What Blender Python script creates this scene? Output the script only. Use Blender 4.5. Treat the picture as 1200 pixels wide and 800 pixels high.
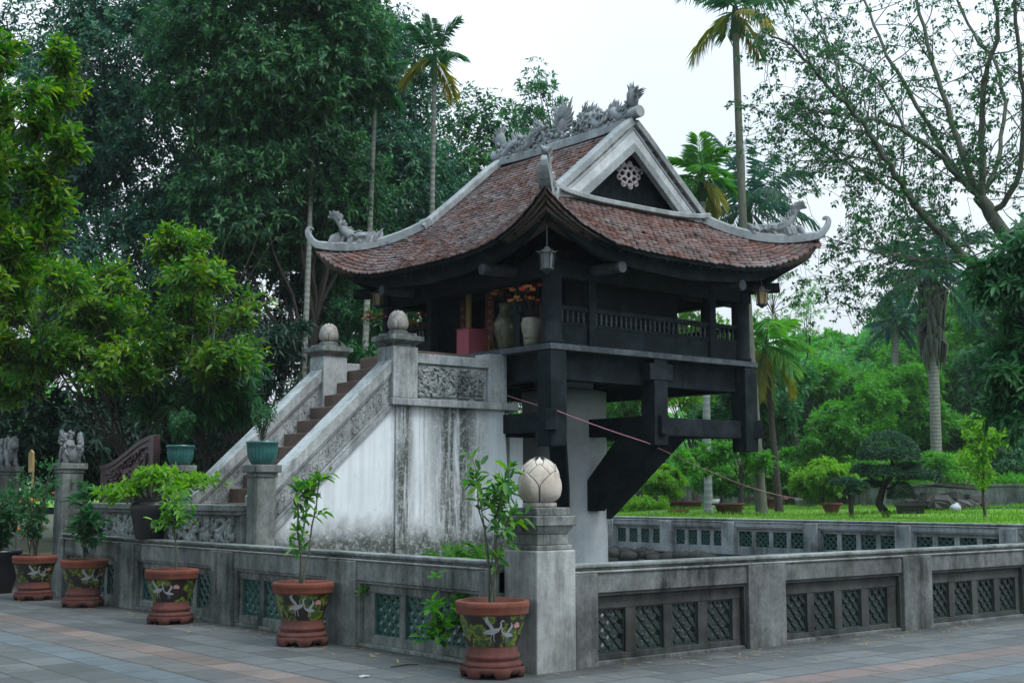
import bpy, math, random
import numpy as np
from mathutils import Vector, Matrix

for o in list(bpy.data.objects):
    bpy.data.objects.remove(o)
S = bpy.context.scene
COL = S.collection
rad = math.radians

# ------------------------------------------------------------------ camera
EYE = 1.6
HEAD = rad(50.6)
FPX = 1525.0
PITCH = math.atan(177 / FPX)
cd = bpy.data.cameras.new('camera')
cd.sensor_width = 36
cd.lens = FPX / 1200 * 36
cd.clip_start = 0.1
cd.clip_end = 2000
cam = bpy.data.objects.new('camera', cd)
COL.objects.link(cam)
cam.location = (0, 0, EYE)
cam.rotation_euler = (math.pi / 2 + PITCH, 0, HEAD - math.pi / 2)
S.camera = cam

# ------------------------------------------------------------------ sky, sun, exposure
SUN_EL, SUN_AZ = 58.0, -75.0        # azimuth measured from +X; light comes from the right of the camera
w = bpy.data.worlds.new('World')
S.world = w
w.use_nodes = True
nt = w.node_tree
nt.nodes.clear()
wo = nt.nodes.new('ShaderNodeOutputWorld')
sky = nt.nodes.new('ShaderNodeTexSky')
sky.sky_type = 'NISHITA'
sky.sun_disc = False
sky.sun_elevation = rad(SUN_EL)
sky.sun_rotation = rad(90 - SUN_AZ)
sky.air_density = 1.0
sky.dust_density = 4.0
b1 = nt.nodes.new('ShaderNodeBackground')
b1.inputs['Strength'].default_value = 0.05
nt.links.new(sky.outputs[0], b1.inputs['Color'])
# overcast layer: brighter towards the zenith, as a cloudy sky is
tc = nt.nodes.new('ShaderNodeTexCoord')
sx = nt.nodes.new('ShaderNodeSeparateXYZ')
nt.links.new(tc.outputs['Generated'], sx.inputs[0])
mr = nt.nodes.new('ShaderNodeMapRange')
mr.inputs['From Min'].default_value = 0.0
mr.inputs['From Max'].default_value = 1.0
mr.inputs['To Min'].default_value = 0.50
mr.inputs['To Max'].default_value = 1.85
nt.links.new(sx.outputs['Z'], mr.inputs['Value'])
cn = nt.nodes.new('ShaderNodeTexNoise')
cn.inputs['Scale'].default_value = 2.2
cn.inputs['Detail'].default_value = 4
nt.links.new(tc.outputs['Generated'], cn.inputs['Vector'])
cr = nt.nodes.new('ShaderNodeValToRGB')
cr.color_ramp.elements[0].color = (0.70, 0.77, 0.84, 1)
cr.color_ramp.elements[0].position = 0.35
cr.color_ramp.elements[1].color = (0.93, 0.965, 0.985, 1)
cr.color_ramp.elements[1].position = 0.68
nt.links.new(cn.outputs['Fac'], cr.inputs['Fac'])
b2 = nt.nodes.new('ShaderNodeBackground')
zr = nt.nodes.new('ShaderNodeMapRange')
zr.inputs['From Min'].default_value = 0.32
zr.inputs['From Max'].default_value = 0.75
nt.links.new(sx.outputs['Z'], zr.inputs['Value'])
zm = nt.nodes.new('ShaderNodeMix')
zm.data_type = 'RGBA'
zm.inputs[7].default_value = (0.62, 0.86, 1.0, 1)
nt.links.new(zr.outputs['Result'], zm.inputs[0])
nt.links.new(cr.outputs['Color'], zm.inputs[6])
nt.links.new(zm.outputs[2], b2.inputs['Color'])
nt.links.new(mr.outputs['Result'], b2.inputs['Strength'])
ad = nt.nodes.new('ShaderNodeAddShader')
nt.links.new(b1.outputs[0], ad.inputs[0])
nt.links.new(b2.outputs[0], ad.inputs[1])
nt.links.new(ad.outputs[0], wo.inputs['Surface'])

sl = bpy.data.lights.new('sun', 'SUN')
sl.energy = 1.5
sl.angle = rad(16)
sl.color = (1.0, 0.96, 0.9)
sun = bpy.data.objects.new('sun', sl)
COL.objects.link(sun)
sv = Vector((math.cos(rad(SUN_AZ)) * math.cos(rad(SUN_EL)), math.sin(rad(SUN_AZ)) * math.cos(rad(SUN_EL)), math.sin(rad(SUN_EL))))
sun.rotation_euler = sv.to_track_quat('Z', 'Y').to_euler()
sun.location = (0, 0, 40)

S.view_settings.view_transform = 'Standard'
S.view_settings.look = 'None'
S.view_settings.exposure = 0.36
S.view_settings.gamma = 1
S.render.engine = 'CYCLES'
S.cycles.use_denoising = True
S.cycles.max_bounces = 6
S.cycles.diffuse_bounces = 3
S.cycles.glossy_bounces = 3
S.cycles.transmission_bounces = 4
S.cycles.sample_clamp_indirect = 4

# ------------------------------------------------------------------ helpers
_F = Vector((math.cos(HEAD), math.sin(HEAD), 0))
_R = Vector((math.sin(HEAD), -math.cos(HEAD), 0))
_c, _s = math.cos(PITCH), math.sin(PITCH)


def pix(px, py, D):
    """world point seen at photo pixel (px,py) at forward distance D"""
    u, v = px - 600, 400 - py
    fw = FPX * _c - v * _s
    return Vector((0, 0, EYE)) + (_R * u + _F * fw + Vector((0, 0, FPX * _s + v * _c))) * (D / fw)


def at(px, D, z=0.0):
    p = pix(px, 577, D)
    return Vector((p.x, p.y, z))


class MB:
    def __init__(s):
        s.v, s.f, s.sm = [], [], []

    def add(s, vs, fs, smooth=False):
        b = len(s.v)
        s.v.extend([tuple(p) for p in vs])
        s.f.extend([tuple(i + b for i in f) for f in fs])
        s.sm.extend([smooth] * len(fs))
        return s

    def box(s, x0, x1, y0, y1, z0, z1):
        vs = [(x, y, z) for z in (z0, z1) for y in (y0, y1) for x in (x0, x1)]
        return s.add(vs, [(0, 2, 3, 1), (4, 5, 7, 6), (0, 1, 5, 4), (2, 6, 7, 3), (0, 4, 6, 2), (1, 3, 7, 5)])

    def cbox(s, c, sx, sy, sz):
        return s.box(c[0] - sx / 2, c[0] + sx / 2, c[1] - sy / 2, c[1] + sy / 2, c[2] - sz / 2, c[2] + sz / 2)

    def frustum(s, c, w0, w1, z0, z1):
        vs = [(c[0] + a * w0 / 2, c[1] + b * w0 / 2, z0) for a, b in ((-1, -1), (1, -1), (1, 1), (-1, 1))]
        vs += [(c[0] + a * w1 / 2, c[1] + b * w1 / 2, z1) for a, b in ((-1, -1), (1, -1), (1, 1), (-1, 1))]
        return s.add(vs, [(3, 2, 1, 0), (4, 5, 6, 7), (0, 1, 5, 4), (1, 2, 6, 5), (2, 3, 7, 6), (3, 0, 4, 7)])

    def ext(s, poly, plane, lo, hi):
        """extrude a 2-D polygon; plane 'xz','yz' or 'xy'"""
        def m(p, t):
            return {'xz': (p[0], t, p[1]), 'yz': (t, p[0], p[1]), 'xy': (p[0], p[1], t)}[plane]
        n = len(poly)
        vs = [m(p, lo) for p in poly] + [m(p, hi) for p in poly]
        fs = [tuple(range(n)), tuple(range(2 * n - 1, n - 1, -1))]
        fs += [(i, i + n, (i + 1) % n + n, (i + 1) % n) for i in range(n)]
        return s.add(vs, fs)

    def beam(s, p, q, w, h, up=Vector((0, 0, 1)), tw=None):
        p, q = Vector(p), Vector(q)
        d = (q - p).normalized()
        l = d.cross(up).normalized()
        n = l.cross(d)
        vs = []
        for c in (p, q):
            for a, b in ((-1, -1), (1, -1), (1, 1), (-1, 1)):
                vs.append(c + l * a * w / 2 + n * b * h / 2)
        return s.add(vs, [(3, 2, 1, 0), (4, 5, 6, 7), (0, 1, 5, 4), (1, 2, 6, 5), (2, 3, 7, 6), (3, 0, 4, 7)])

    def tube(s, pts, rs, n=6, cap=True):
        pts = [Vector(p) for p in pts]
        if not hasattr(rs, '__len__'):
            rs = [rs] * len(pts)
        vs, fs = [], []
        ref = None
        for i, p in enumerate(pts):
            d = (pts[min(i + 1, len(pts) - 1)] - pts[max(i - 1, 0)])
            if d.length < 1e-6:
                d = Vector((0, 0, 1))
            d.normalize()
            if ref is None:
                ref = d.orthogonal().normalized()
            u = (ref - d * ref.dot(d))
            u = u.normalized() if u.length > 1e-5 else d.orthogonal().normalized()
            ref = u
            v = d.cross(u)
            for k in range(n):
                a = 2 * math.pi * k / n
                vs.append(p + (u * math.cos(a) + v * math.sin(a)) * rs[i])
        for i in range(len(pts) - 1):
            for k in range(n):
                fs.append((i * n + k, i * n + (k + 1) % n, (i + 1) * n + (k + 1) % n, (i + 1) * n + k))
        s.add(vs, fs, True)
        if cap:
            b = len(vs) - n
            s.add(vs[:n], [tuple(range(n - 1, -1, -1))])
            s.add(vs[b:], [tuple(range(n))])
        return s

    def lathe(s, prof, n=32, c=(0, 0, 0), a0=0.0, a1=2 * math.pi, smooth=True):
        full = abs(a1 - a0 - 2 * math.pi) < 1e-6
        m = n if full else n + 1
        vs = []
        for r, z in prof:
            for k in range(m):
                a = a0 + (a1 - a0) * k / n
                vs.append((c[0] + r * math.cos(a), c[1] + r * math.sin(a), c[2] + z))
        fs = []
        for i in range(len(prof) - 1):
            for k in range(n):
                k2 = (k + 1) % m if full else k + 1
                fs.append((i * m + k, i * m + k2, (i + 1) * m + k2, (i + 1) * m + k))
        return s.add(vs, fs, smooth)

    def ball(s, c, r, n=10, sq=(1, 1, 1), rot=None):
        vs, fs = [], []
        m = n // 2
        for i in range(m + 1):
            t = math.pi * i / m
            for k in range(n):
                a = 2 * math.pi * k / n
                p = Vector((math.sin(t) * math.cos(a) * r * sq[0], math.sin(t) * math.sin(a) * r * sq[1], math.cos(t) * r * sq[2]))
                if rot is not None:
                    p = rot @ p
                vs.append(Vector(c) + p)
        for i in range(m):
            for k in range(n):
                fs.append((i * n + k, (i + 1) * n + k, (i + 1) * n + (k + 1) % n, i * n + (k + 1) % n))
        return s.add(vs, fs, True)

    def cone(s, p, q, r, n=5):
        return s.tube([p, (Vector(p) + Vector(q)) / 2, q], [r, r * 0.6, 0.003], n)

    def sweep(s, pts, ws, hs, lat):
        """rectangular section swept along pts; lat = horizontal side direction"""
        pts = [Vector(p) for p in pts]
        lat = Vector(lat).normalized()
        vs, fs = [], []
        for i, p in enumerate(pts):
            d = (pts[min(i + 1, len(pts) - 1)] - pts[max(i - 1, 0)]).normalized()
            nrm = lat.cross(d).normalized()
            if i == 0 and nrm.z < 0:
                lat = -lat
                nrm = -nrm
            w_, h_ = ws[i], hs[i]
            vs += [p - lat * w_ / 2, p + lat * w_ / 2, p + lat * w_ / 2 + nrm * h_ * 0.8, p + lat * w_ * 0.3 + nrm * h_,
                   p - lat * w_ * 0.3 + nrm * h_, p - lat * w_ / 2 + nrm * h_ * 0.8]
        n = 6
        for i in range(len(pts) - 1):
            for k in range(n):
                fs.append((i * n + k, i * n + (k + 1) % n, (i + 1) * n + (k + 1) % n, (i + 1) * n + k))
        b = (len(pts) - 1) * n
        fs += [tuple(range(n - 1, -1, -1)), tuple(range(b, b + n))]
        return s.add(vs, fs)

    def grid(s, P, smooth=True, flip=False):
        n, m = len(P), len(P[0])
        vs = [p for row in P for p in row]
        fs = []
        for i in range(n - 1):
            for j in range(m - 1):
                q = (i * m + j, i * m + j + 1, (i + 1) * m + j + 1, (i + 1) * m + j)
                fs.append(q[::-1] if flip else q)
        return s.add(vs, fs, smooth)

    def xform(s, M):
        s.v = [tuple(M @ Vector(p)) for p in s.v]
        return s

    def mesh(s, name, mat):
        me = bpy.data.meshes.new(name)
        me.from_pydata([tuple(p) for p in s.v], [], s.f)
        me.polygons.foreach_set('use_smooth', s.sm)
        if mat:
            me.materials.append(mat)
        me.update()
        return me

    def build(s, name, mat, parent=None, bevel=0.0, loc=None):
        o = bpy.data.objects.new(name, s.mesh(name, mat))
        COL.objects.link(o)
        if parent is not None:
            o.parent = parent
        if loc is not None:
            o.location = loc
        if bevel:
            b = o.modifiers.new('bevel', 'BEVEL')
            b.width = bevel
            b.segments = 2
            b.limit_method = 'ANGLE'
            b.angle_limit = rad(40)
        return o


def link(name, me, parent=None, loc=(0, 0, 0), rz=0.0, sc=1.0):
    o = bpy.data.objects.new(name, me)
    COL.objects.link(o)
    o.parent = parent
    o.location = loc
    o.rotation_euler = (0, 0, rz)
    o.scale = (sc, sc, sc)
    return o


def tag(o, label, cat, group=None, kind=None):
    o['label'] = label
    o['category'] = cat
    if group:
        o['group'] = group
    if kind:
        o['kind'] = kind
    return o


def thing(name, label, cat, loc=(0, 0, 0), rz=0.0, group=None):
    o = bpy.data.objects.new(name, None)
    COL.objects.link(o)
    o.location = loc
    o.rotation_euler = (0, 0, rz)
    o.empty_display_size = 0.2
    return tag(o, label, cat, group)


def struct(o):
    o['kind'] = 'structure'
    return o


# ------------------------------------------------------------------ materials
class NT:
    def __init__(s, name):
        s.m = bpy.data.materials.new(name)
        s.m.use_nodes = True
        s.t = s.m.node_tree
        s.b = s.t.nodes['Principled BSDF']
        s.out = s.t.nodes['Material Output']
        s.geo = s.n('ShaderNodeNewGeometry')

    def n(s, t):
        return s.t.nodes.new(t)

    def l(s, a, b):
        s.t.links.new(a, b)

    def vec(s, scale, src=None):
        m = s.n('ShaderNodeMapping')
        m.inputs['Scale'].default_value = scale if hasattr(scale, '__len__') else (scale,) * 3
        s.l(src or s.geo.outputs['Position'], m.inputs['Vector'])
        return m.outputs[0]

    def noise(s, scale, detail=4, rough=0.6, src=None):
        t = s.n('ShaderNodeTexNoise')
        t.inputs['Scale'].default_value = 1
        t.inputs['Detail'].default_value = detail
        t.inputs['Roughness'].default_value = rough
        s.l(s.vec(scale, src), t.inputs['Vector'])
        return t.outputs['Fac']

    def ramp(s, fac, stops):
        r = s.n('ShaderNodeValToRGB')
        e = r.color_ramp.elements
        while len(e) < len(stops):
            e.new(0.5)
        for i, (p, c) in enumerate(stops):
            e[i].position = p
            e[i].color = (c, c, c, 1) if not hasattr(c, '__len__') else (*c, 1)
        s.l(fac, r.inputs['Fac'])
        return r.outputs['Color']

    def mix(s, fac, a, b, mode='MIX'):
        m = s.n('ShaderNodeMix')
        m.data_type = 'RGBA'
        m.blend_type = mode
        for sock, v in ((m.inputs[0], fac), (m.inputs[6], a), (m.inputs[7], b)):
            if hasattr(v, 'links') or hasattr(v, 'is_linked'):
                s.l(v, sock)
            elif hasattr(v, '__len__'):
                sock.default_value = (*v, 1)
            else:
                sock.default_value = v
        return m.outputs[2]

    def math(s, op, a, b=0.0):
        m = s.n('ShaderNodeMath')
        m.operation = op
        for sock, v in ((m.inputs[0], a), (m.inputs[1], b)):
            if hasattr(v, 'is_linked'):
                s.l(v, sock)
            else:
                sock.default_value = v
        return m.outputs[0]

    def bump(s, h, strength=0.4, dist=0.01):
        b = s.n('ShaderNodeBump')
        b.inputs['Strength'].default_value = strength
        b.inputs['Distance'].default_value = dist
        s.l(h, b.inputs['Height'])
        s.l(b.outputs[0], s.b.inputs['Normal'])

    def fin(s, col=None, rough=0.8, spec=0.3, metal=0.0):
        if col is not None:
            if hasattr(col, 'is_linked'):
                s.l(col, s.b.inputs['Base Color'])
            else:
                s.b.inputs['Base Color'].default_value = (*col, 1)
        if hasattr(rough, 'is_linked'):
            s.l(rough, s.b.inputs['Roughness'])
        else:
            s.b.inputs['Roughness'].default_value = rough
        s.b.inputs['Specular IOR Level'].default_value = spec
        s.b.inputs['Metallic'].default_value = metal
        return s.m


def weathered(name, light, mid, dark, moss=(0.06, 0.075, 0.045), streak=0.55, mossy=0.35, fine=0.3):
    m = NT(name)
    big = m.noise(1.7, 6, 0.65)
    patch = m.noise(0.9, 6, 0.7)
    st = m.noise((5.5, 5.5, 0.5), 8, 0.75)
    st2 = m.noise((17, 17, 1.6), 5, 0.75)
    sp = m.noise(22, 6, 0.75)
    c = m.mix(m.ramp(big, [(0.35, 0.0), (0.62, 1.0)]), light, mid)
    sm = m.math('ADD', m.math('ADD', m.math('MULTIPLY', st, 0.42), m.math('MULTIPLY', st2, 0.12)), m.math('MULTIPLY', patch, 0.52))
    k = m.ramp(sm, [(0.495, 0.0), (0.64, 1.0)])
    c = m.mix(m.math('MULTIPLY', k, streak), c, dark)
    mo = m.math('MULTIPLY', m.ramp(m.noise(2.6, 6, 0.7), [(0.5, 0.0), (0.66, 1.0)]), mossy)
    c = m.mix(mo, c, moss)
    c = m.mix(m.math('MULTIPLY', m.ramp(sp, [(0.42, 0.0), (0.75, 1.0)]), fine), c, dark)
    m.bump(m.math('ADD', m.math('MULTIPLY', sp, 0.6), big), 0.35, 0.012)
    return m.fin(c, 0.88, 0.25)


M = {}
M['concrete'] = weathered('weathered_concrete', (0.28, 0.298, 0.292), (0.15, 0.163, 0.158), (0.016, 0.020, 0.019), streak=0.93, mossy=0.45, fine=0.45)
M['concrete_dark'] = weathered('dark_concrete', (0.19, 0.20, 0.203), (0.08, 0.086, 0.088), (0.009, 0.011, 0.011), streak=0.95, mossy=0.3, fine=0.5)
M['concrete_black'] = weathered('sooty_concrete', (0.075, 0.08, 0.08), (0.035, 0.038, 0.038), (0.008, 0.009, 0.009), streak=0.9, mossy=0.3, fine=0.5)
M['concrete_pale'] = weathered('pale_concrete', (0.44, 0.465, 0.475), (0.30, 0.32, 0.33), (0.05, 0.056, 0.057), streak=0.85, mossy=0.2, fine=0.4)
M['post'] = weathered('dirty_pale_post', (0.40, 0.425, 0.43), (0.27, 0.285, 0.285), (0.06, 0.065, 0.062), streak=0.8, mossy=0.25, fine=0.35)
M['stone_grey'] = weathered('carved_stone', (0.30, 0.32, 0.33), (0.2, 0.215, 0.225), (0.05, 0.055, 0.06), streak=0.5, mossy=0.15, fine=0.5)
M['mouldy'] = weathered('mouldy_relief', (0.42, 0.45, 0.455), (0.27, 0.29, 0.295), (0.012, 0.015, 0.015), streak=0.97, mossy=0.2, fine=0.75)
M['roof_trim'] = weathered('roof_mortar', (0.36, 0.39, 0.40), (0.22, 0.24, 0.25), (0.06, 0.065, 0.07), streak=0.5, mossy=0.15, fine=0.4)
M['gable_white'] = weathered('gable_plaster', (0.62, 0.65, 0.68), (0.42, 0.45, 0.47), (0.14, 0.15, 0.16), streak=0.6, mossy=0.05)


def plaster():
    m = NT('stained_plaster')
    z = m.n('ShaderNodeSeparateXYZ')
    m.l(m.geo.outputs['Position'], z.inputs[0])
    big = m.noise(1.1, 6, 0.6)
    c = m.mix(m.ramp(big, [(0.3, 0.0), (0.7, 1.0)]), (0.72, 0.76, 0.80), (0.60, 0.65, 0.69))
    # rain streaks under the ledge, broken into runs
    st = m.noise((11, 11, 0.35), 6, 0.7)
    runs = m.ramp(st, [(0.47, 0.0), (0.6, 1.0)])
    # one broad black run down the middle of the upper wall, one narrow at its corner strip
    def band(c0, wd, dirt):
        d = m.math('ABSOLUTE', m.math('SUBTRACT', m.math('ADD', z.outputs['X'], m.math('MULTIPLY', m.math('SUBTRACT', m.noise((3, 3, 0.7), 4), 0.5), 0.35)), c0))
        return m.math('MULTIPLY', m.ramp(d, [(wd * 0.25, 1.0), (wd, 0.0)]), dirt)
    b1 = band(11.70, 0.72, m.ramp(m.noise((7, 7, 0.5), 8, 0.78), [(0.36, 0.2), (0.52, 1.0)]))
    b2 = band(10.72, 0.26, m.ramp(m.noise((12, 12, 0.9), 8, 0.78), [(0.34, 0.2), (0.52, 1.0)]))
    b2 = m.math('MAXIMUM', b2, band(11.15, 0.25, m.ramp(m.noise((22, 22, 0.8), 7, 0.75), [(0.45, 0.0), (0.62, 0.6)])))
    zz = m.math('SUBTRACT', z.outputs['Z'], m.math('ADD', m.math('MULTIPLY', m.noise((1.6, 1.6, 1.2), 8, 0.75), 0.6), m.math('MULTIPLY', m.noise((9, 9, 6), 6, 0.8), 0.3)))
    foot = m.ramp(zz, [(0.46, 1.0), (0.90, 0.0)])
    light_runs = m.math('MULTIPLY', runs, 0.16)
    k = m.math('MAXIMUM', m.math('MAXIMUM', b1, b2), m.math('MAXIMUM', m.math('MULTIPLY', foot, 1.0), light_runs))
    blot = m.math('MULTIPLY', m.ramp(m.noise(2.6, 9, 0.8), [(0.56, 0.0), (0.70, 1.0)]), 0.55)
    k = m.math('MAXIMUM', k, blot)
    grime = m.mix(m.ramp(m.noise((6, 6, 3), 8, 0.8), [(0.36, 0.0), (0.62, 1.0)]), (0.016, 0.022, 0.020), (0.085, 0.10, 0.085))
    fleck = m.ramp(m.noise(13, 8, 0.82), [(0.34, 0.45), (0.5, 1.0)])
    c = m.mix(m.math('MULTIPLY', m.math('MULTIPLY', k, fleck), 0.97), c, grime)
    c = m.mix(m.math('MULTIPLY', m.ramp(m.noise(4.2, 8, 0.8), [(0.60, 0.0), (0.64, 1.0)]), 0.35), c, (0.40, 0.42, 0.42))
    m.bump(m.noise(24, 6, 0.7), 0.2, 0.01)
    return m.fin(c, 0.85, 0.25)


M['plaster'] = plaster()


def rooftile():
    m = NT('clay_roof_tiles')
    c = m.ramp(m.geo.outputs['Random Per Island'], [(0.0, (0.055, 0.028, 0.024)), (0.3, (0.105, 0.042, 0.033)), (0.6, (0.165, 0.063, 0.045)), (0.8, (0.09, 0.05, 0.044)), (0.95, (0.16, 0.115, 0.105)), (1.0, (0.17, 0.155, 0.155))])
    c = m.mix(0.45, c, m.mix(m.ramp(m.noise(1.3, 4), [(0.35, 0.0), (0.65, 1.0)]), (0.08, 0.039, 0.032), (0.13, 0.056, 0.042)))
    li = m.math('MULTIPLY', m.ramp(m.noise((1.3, 1.3, 2.2), 8, 0.78), [(0.44, 0.0), (0.66, 1.0)]), 0.62)
    c = m.mix(li, c, (0.19, 0.195, 0.205))
    c = m.mix(m.math('MULTIPLY', m.ramp(m.noise(1.9, 6, 0.7), [(0.48, 0.0), (0.66, 1.0)]), 0.6), c, (0.03, 0.028, 0.03))
    m.bump(m.noise(45, 5, 0.7), 0.35, 0.01)
    return m.fin(c, 0.8, 0.3)


M['tile'] = rooftile()


def wood(name, a, b, rough=0.65, spec=0.3):
    m = NT(name)
    g = m.noise((24, 24, 2.5), 4, 0.6)
    c = m.mix(g, a, b)
    g2 = m.noise((60, 60, 5), 5, 0.7)
    c = m.mix(m.math('MULTIPLY', m.ramp(m.noise(2.6, 7, 0.75), [(0.46, 0.0), (0.66, 1.0)]), 0.6), c, tuple(x * 2.2 for x in b))
    c = m.mix(m.math('MULTIPLY', m.ramp(g2, [(0.55, 0.0), (0.7, 1.0)]), 0.5), c, tuple(x * 0.4 for x in a))
    m.bump(m.math('ADD', g, g2), 0.4, 0.008)
    return m.fin(c, rough, spec)


M['wood'] = wood('dark_timber', (0.006, 0.009, 0.011), (0.015, 0.020, 0.024), 0.8, 0.06)
M['wood_grey'] = wood('grey_timber', (0.03, 0.038, 0.045), (0.065, 0.075, 0.085), 0.8, 0.12)
M['wood_red'] = wood('lacquered_gate', (0.022, 0.009, 0.012), (0.04, 0.016, 0.02), 0.45, 0.5)


def plain(name, a, b, sc=20, rough=0.7, spec=0.3, bump=0.15, metal=0.0):
    m = NT(name)
    f = m.noise(sc, 5, 0.65)
    c = m.mix(m.ramp(f, [(0.3, 0.0), (0.7, 1.0)]), a, b)
    if bump:
        m.bump(f, bump, 0.008)
    return m.fin(c, rough, spec, metal)


M['pillar'] = weathered('pillar_render', (0.50, 0.535, 0.56), (0.42, 0.455, 0.48), (0.2, 0.215, 0.225), streak=0.3, mossy=0.1)
M['lotus'] = weathered('pale_marble', (0.62, 0.56, 0.50), (0.50, 0.43, 0.36), (0.16, 0.14, 0.12), moss=(0.30, 0.27, 0.23), streak=0.45, mossy=0.4, fine=0.25)
M['lotus_old'] = weathered('weathered_marble', (0.52, 0.49, 0.46), (0.36, 0.335, 0.31), (0.08, 0.075, 0.07), moss=(0.2, 0.19, 0.16), streak=0.7, mossy=0.5, fine=0.4)
M['seam'] = plain('dark_seam', (0.04, 0.03, 0.03), (0.07, 0.055, 0.05), 20, 0.9)
M['course'] = weathered('brown_brick_courses', (0.12, 0.085, 0.07), (0.075, 0.056, 0.05), (0.02, 0.02, 0.02), streak=0.4, mossy=0.2)
M['step'] = weathered('brick_steps', (0.17, 0.115, 0.095), (0.11, 0.075, 0.065), (0.035, 0.03, 0.028), streak=0.4, mossy=0.2)
M['terracotta'] = weathered('terracotta', (0.21, 0.066, 0.042), (0.15, 0.047, 0.032), (0.055, 0.025, 0.02), moss=(0.24, 0.17, 0.14), streak=0.5, mossy=0.22, fine=0.3)
M['terracotta_dark'] = weathered('brown_terracotta', (0.135, 0.05, 0.042), (0.095, 0.034, 0.03), (0.03, 0.016, 0.014), moss=(0.17, 0.13, 0.11), streak=0.5, mossy=0.25, fine=0.35)
M['soil'] = plain('soil', (0.02, 0.016, 0.012), (0.045, 0.035, 0.025), 30, 0.95, 0.1, 0.6)
M['glaze_teal'] = plain('teal_glaze', (0.02, 0.085, 0.085), (0.035, 0.15, 0.14), 8, 0.3, 0.6)
M['glaze_tile'] = plain('green_glazed_tile', (0.010, 0.045, 0.042), (0.03, 0.10, 0.088), 14, 0.35, 0.5)
M['tile_dark'] = plain('sooty_tile', (0.006, 0.012, 0.011), (0.016, 0.028, 0.025), 14, 0.5, 0.4)
M['black_jar'] = plain('black_glaze', (0.008, 0.008, 0.012), (0.018, 0.017, 0.022), 10, 0.35, 0.5)
M['white_paint'] = plain('white_glaze', (0.22, 0.235, 0.27), (0.36, 0.375, 0.41), 40, 0.45, 0.4, 0)
M['pink_paint'] = plain('pink_glaze', (0.38, 0.19, 0.18), (0.48, 0.27, 0.25), 40, 0.5, 0.4, 0)
M['red_cloth'] = plain('red_lacquer', (0.06, 0.008, 0.012), (0.10, 0.015, 0.02), 12, 0.5, 0.4)
M['gold'] = plain('gold_leaf', (0.30, 0.19, 0.04), (0.42, 0.29, 0.07), 20, 0.4, 0.5, 0.3)
M['red_box'] = plain('faded_red_paint', (0.32, 0.075, 0.10), (0.24, 0.05, 0.075), 6, 0.6, 0.3)
M['porcelain_green'] = plain('green_porcelain', (0.012, 0.04, 0.038), (0.15, 0.135, 0.06), 17, 0.3, 0.5)
M['porcelain'] = plain('painted_porcelain', (0.24, 0.22, 0.20), (0.10, 0.12, 0.07), 11, 0.3, 0.5, 0)
M['petal_red'] = plain('red_petals', (0.42, 0.035, 0.03), (0.55, 0.11, 0.06), 30, 0.6, 0.3, 0)
M['petal_orange'] = plain('orange_petals', (0.6, 0.17, 0.05), (0.62, 0.28, 0.06), 30, 0.6, 0.3, 0)
M['orange'] = plain('citrus_skin', (0.55, 0.17, 0.015), (0.62, 0.24, 0.02), 30, 0.5, 0.4, 0)
M['iron'] = plain('dark_iron', (0.02, 0.022, 0.024), (0.04, 0.042, 0.045), 30, 0.5, 0.5)
M['bronze'] = plain('grey_bronze', (0.07, 0.085, 0.09), (0.13, 0.145, 0.145), 30, 0.5, 0.5)
M['glass_grey'] = plain('dusty_glass', (0.06, 0.072, 0.078), (0.11, 0.125, 0.13), 12, 0.3, 0.5, 0)
M['glass_amber'] = plain('amber_glass', (0.22, 0.16, 0.06), (0.3, 0.22, 0.09), 12, 0.25, 0.5, 0)
M['rope'] = plain('pink_rope', (0.28, 0.13, 0.16), (0.36, 0.19, 0.22), 60, 0.8)
M['cream'] = plain('cream_board', (0.46, 0.34, 0.16), (0.55, 0.42, 0.22), 10, 0.7)
M['white_metal'] = plain('white_enamel', (0.6, 0.62, 0.63), (0.7, 0.72, 0.73), 20, 0.4)
M['rock'] = weathered('rough_rock', (0.085, 0.08, 0.076), (0.045, 0.044, 0.044), (0.02, 0.022, 0.02), mossy=0.4)
M['medallion'] = plain('pale_fretwork', (0.20, 0.18, 0.195), (0.29, 0.265, 0.28), 20, 0.7)


def bark(name, a, b, rings=0.0):
    m = NT(name)
    g = m.noise((14, 14, 3.5), 6, 0.7)
    c = m.mix(m.ramp(g, [(0.3, 0.0), (0.7, 1.0)]), a, b)
    h = g
    if rings:
        wv = m.n('ShaderNodeTexWave')
        wv.bands_direction = 'Z'
        wv.inputs['Scale'].default_value = rings
        wv.inputs['Distortion'].default_value = 1.2
        m.l(m.geo.outputs['Position'], wv.inputs['Vector'])
        c = m.mix(m.math('MULTIPLY', m.ramp(wv.outputs['Fac'], [(0.7, 0.0), (0.95, 1.0)]), 0.28), c, tuple(x * 0.45 for x in a))
        h = wv.outputs['Fac']
    m.bump(h, 0.5, 0.02)
    return m.fin(c, 0.9, 0.2)


M['bark'] = bark('brown_bark', (0.022, 0.02, 0.017), (0.055, 0.048, 0.04))
M['bark_green'] = bark('mossy_grey_bark', (0.055, 0.065, 0.045), (0.13, 0.135, 0.11))
M['palm_bark'] = bark('ringed_palm_bark', (0.11, 0.12, 0.105), (0.21, 0.215, 0.195), 2.2)
M['palm_bark_pale'] = bark('pale_palm_bark', (0.19, 0.215, 0.215), (0.29, 0.315, 0.315), 1.6)
M['skirt'] = bark('dry_frond_skirt', (0.03, 0.045, 0.035), (0.075, 0.08, 0.06))


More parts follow.
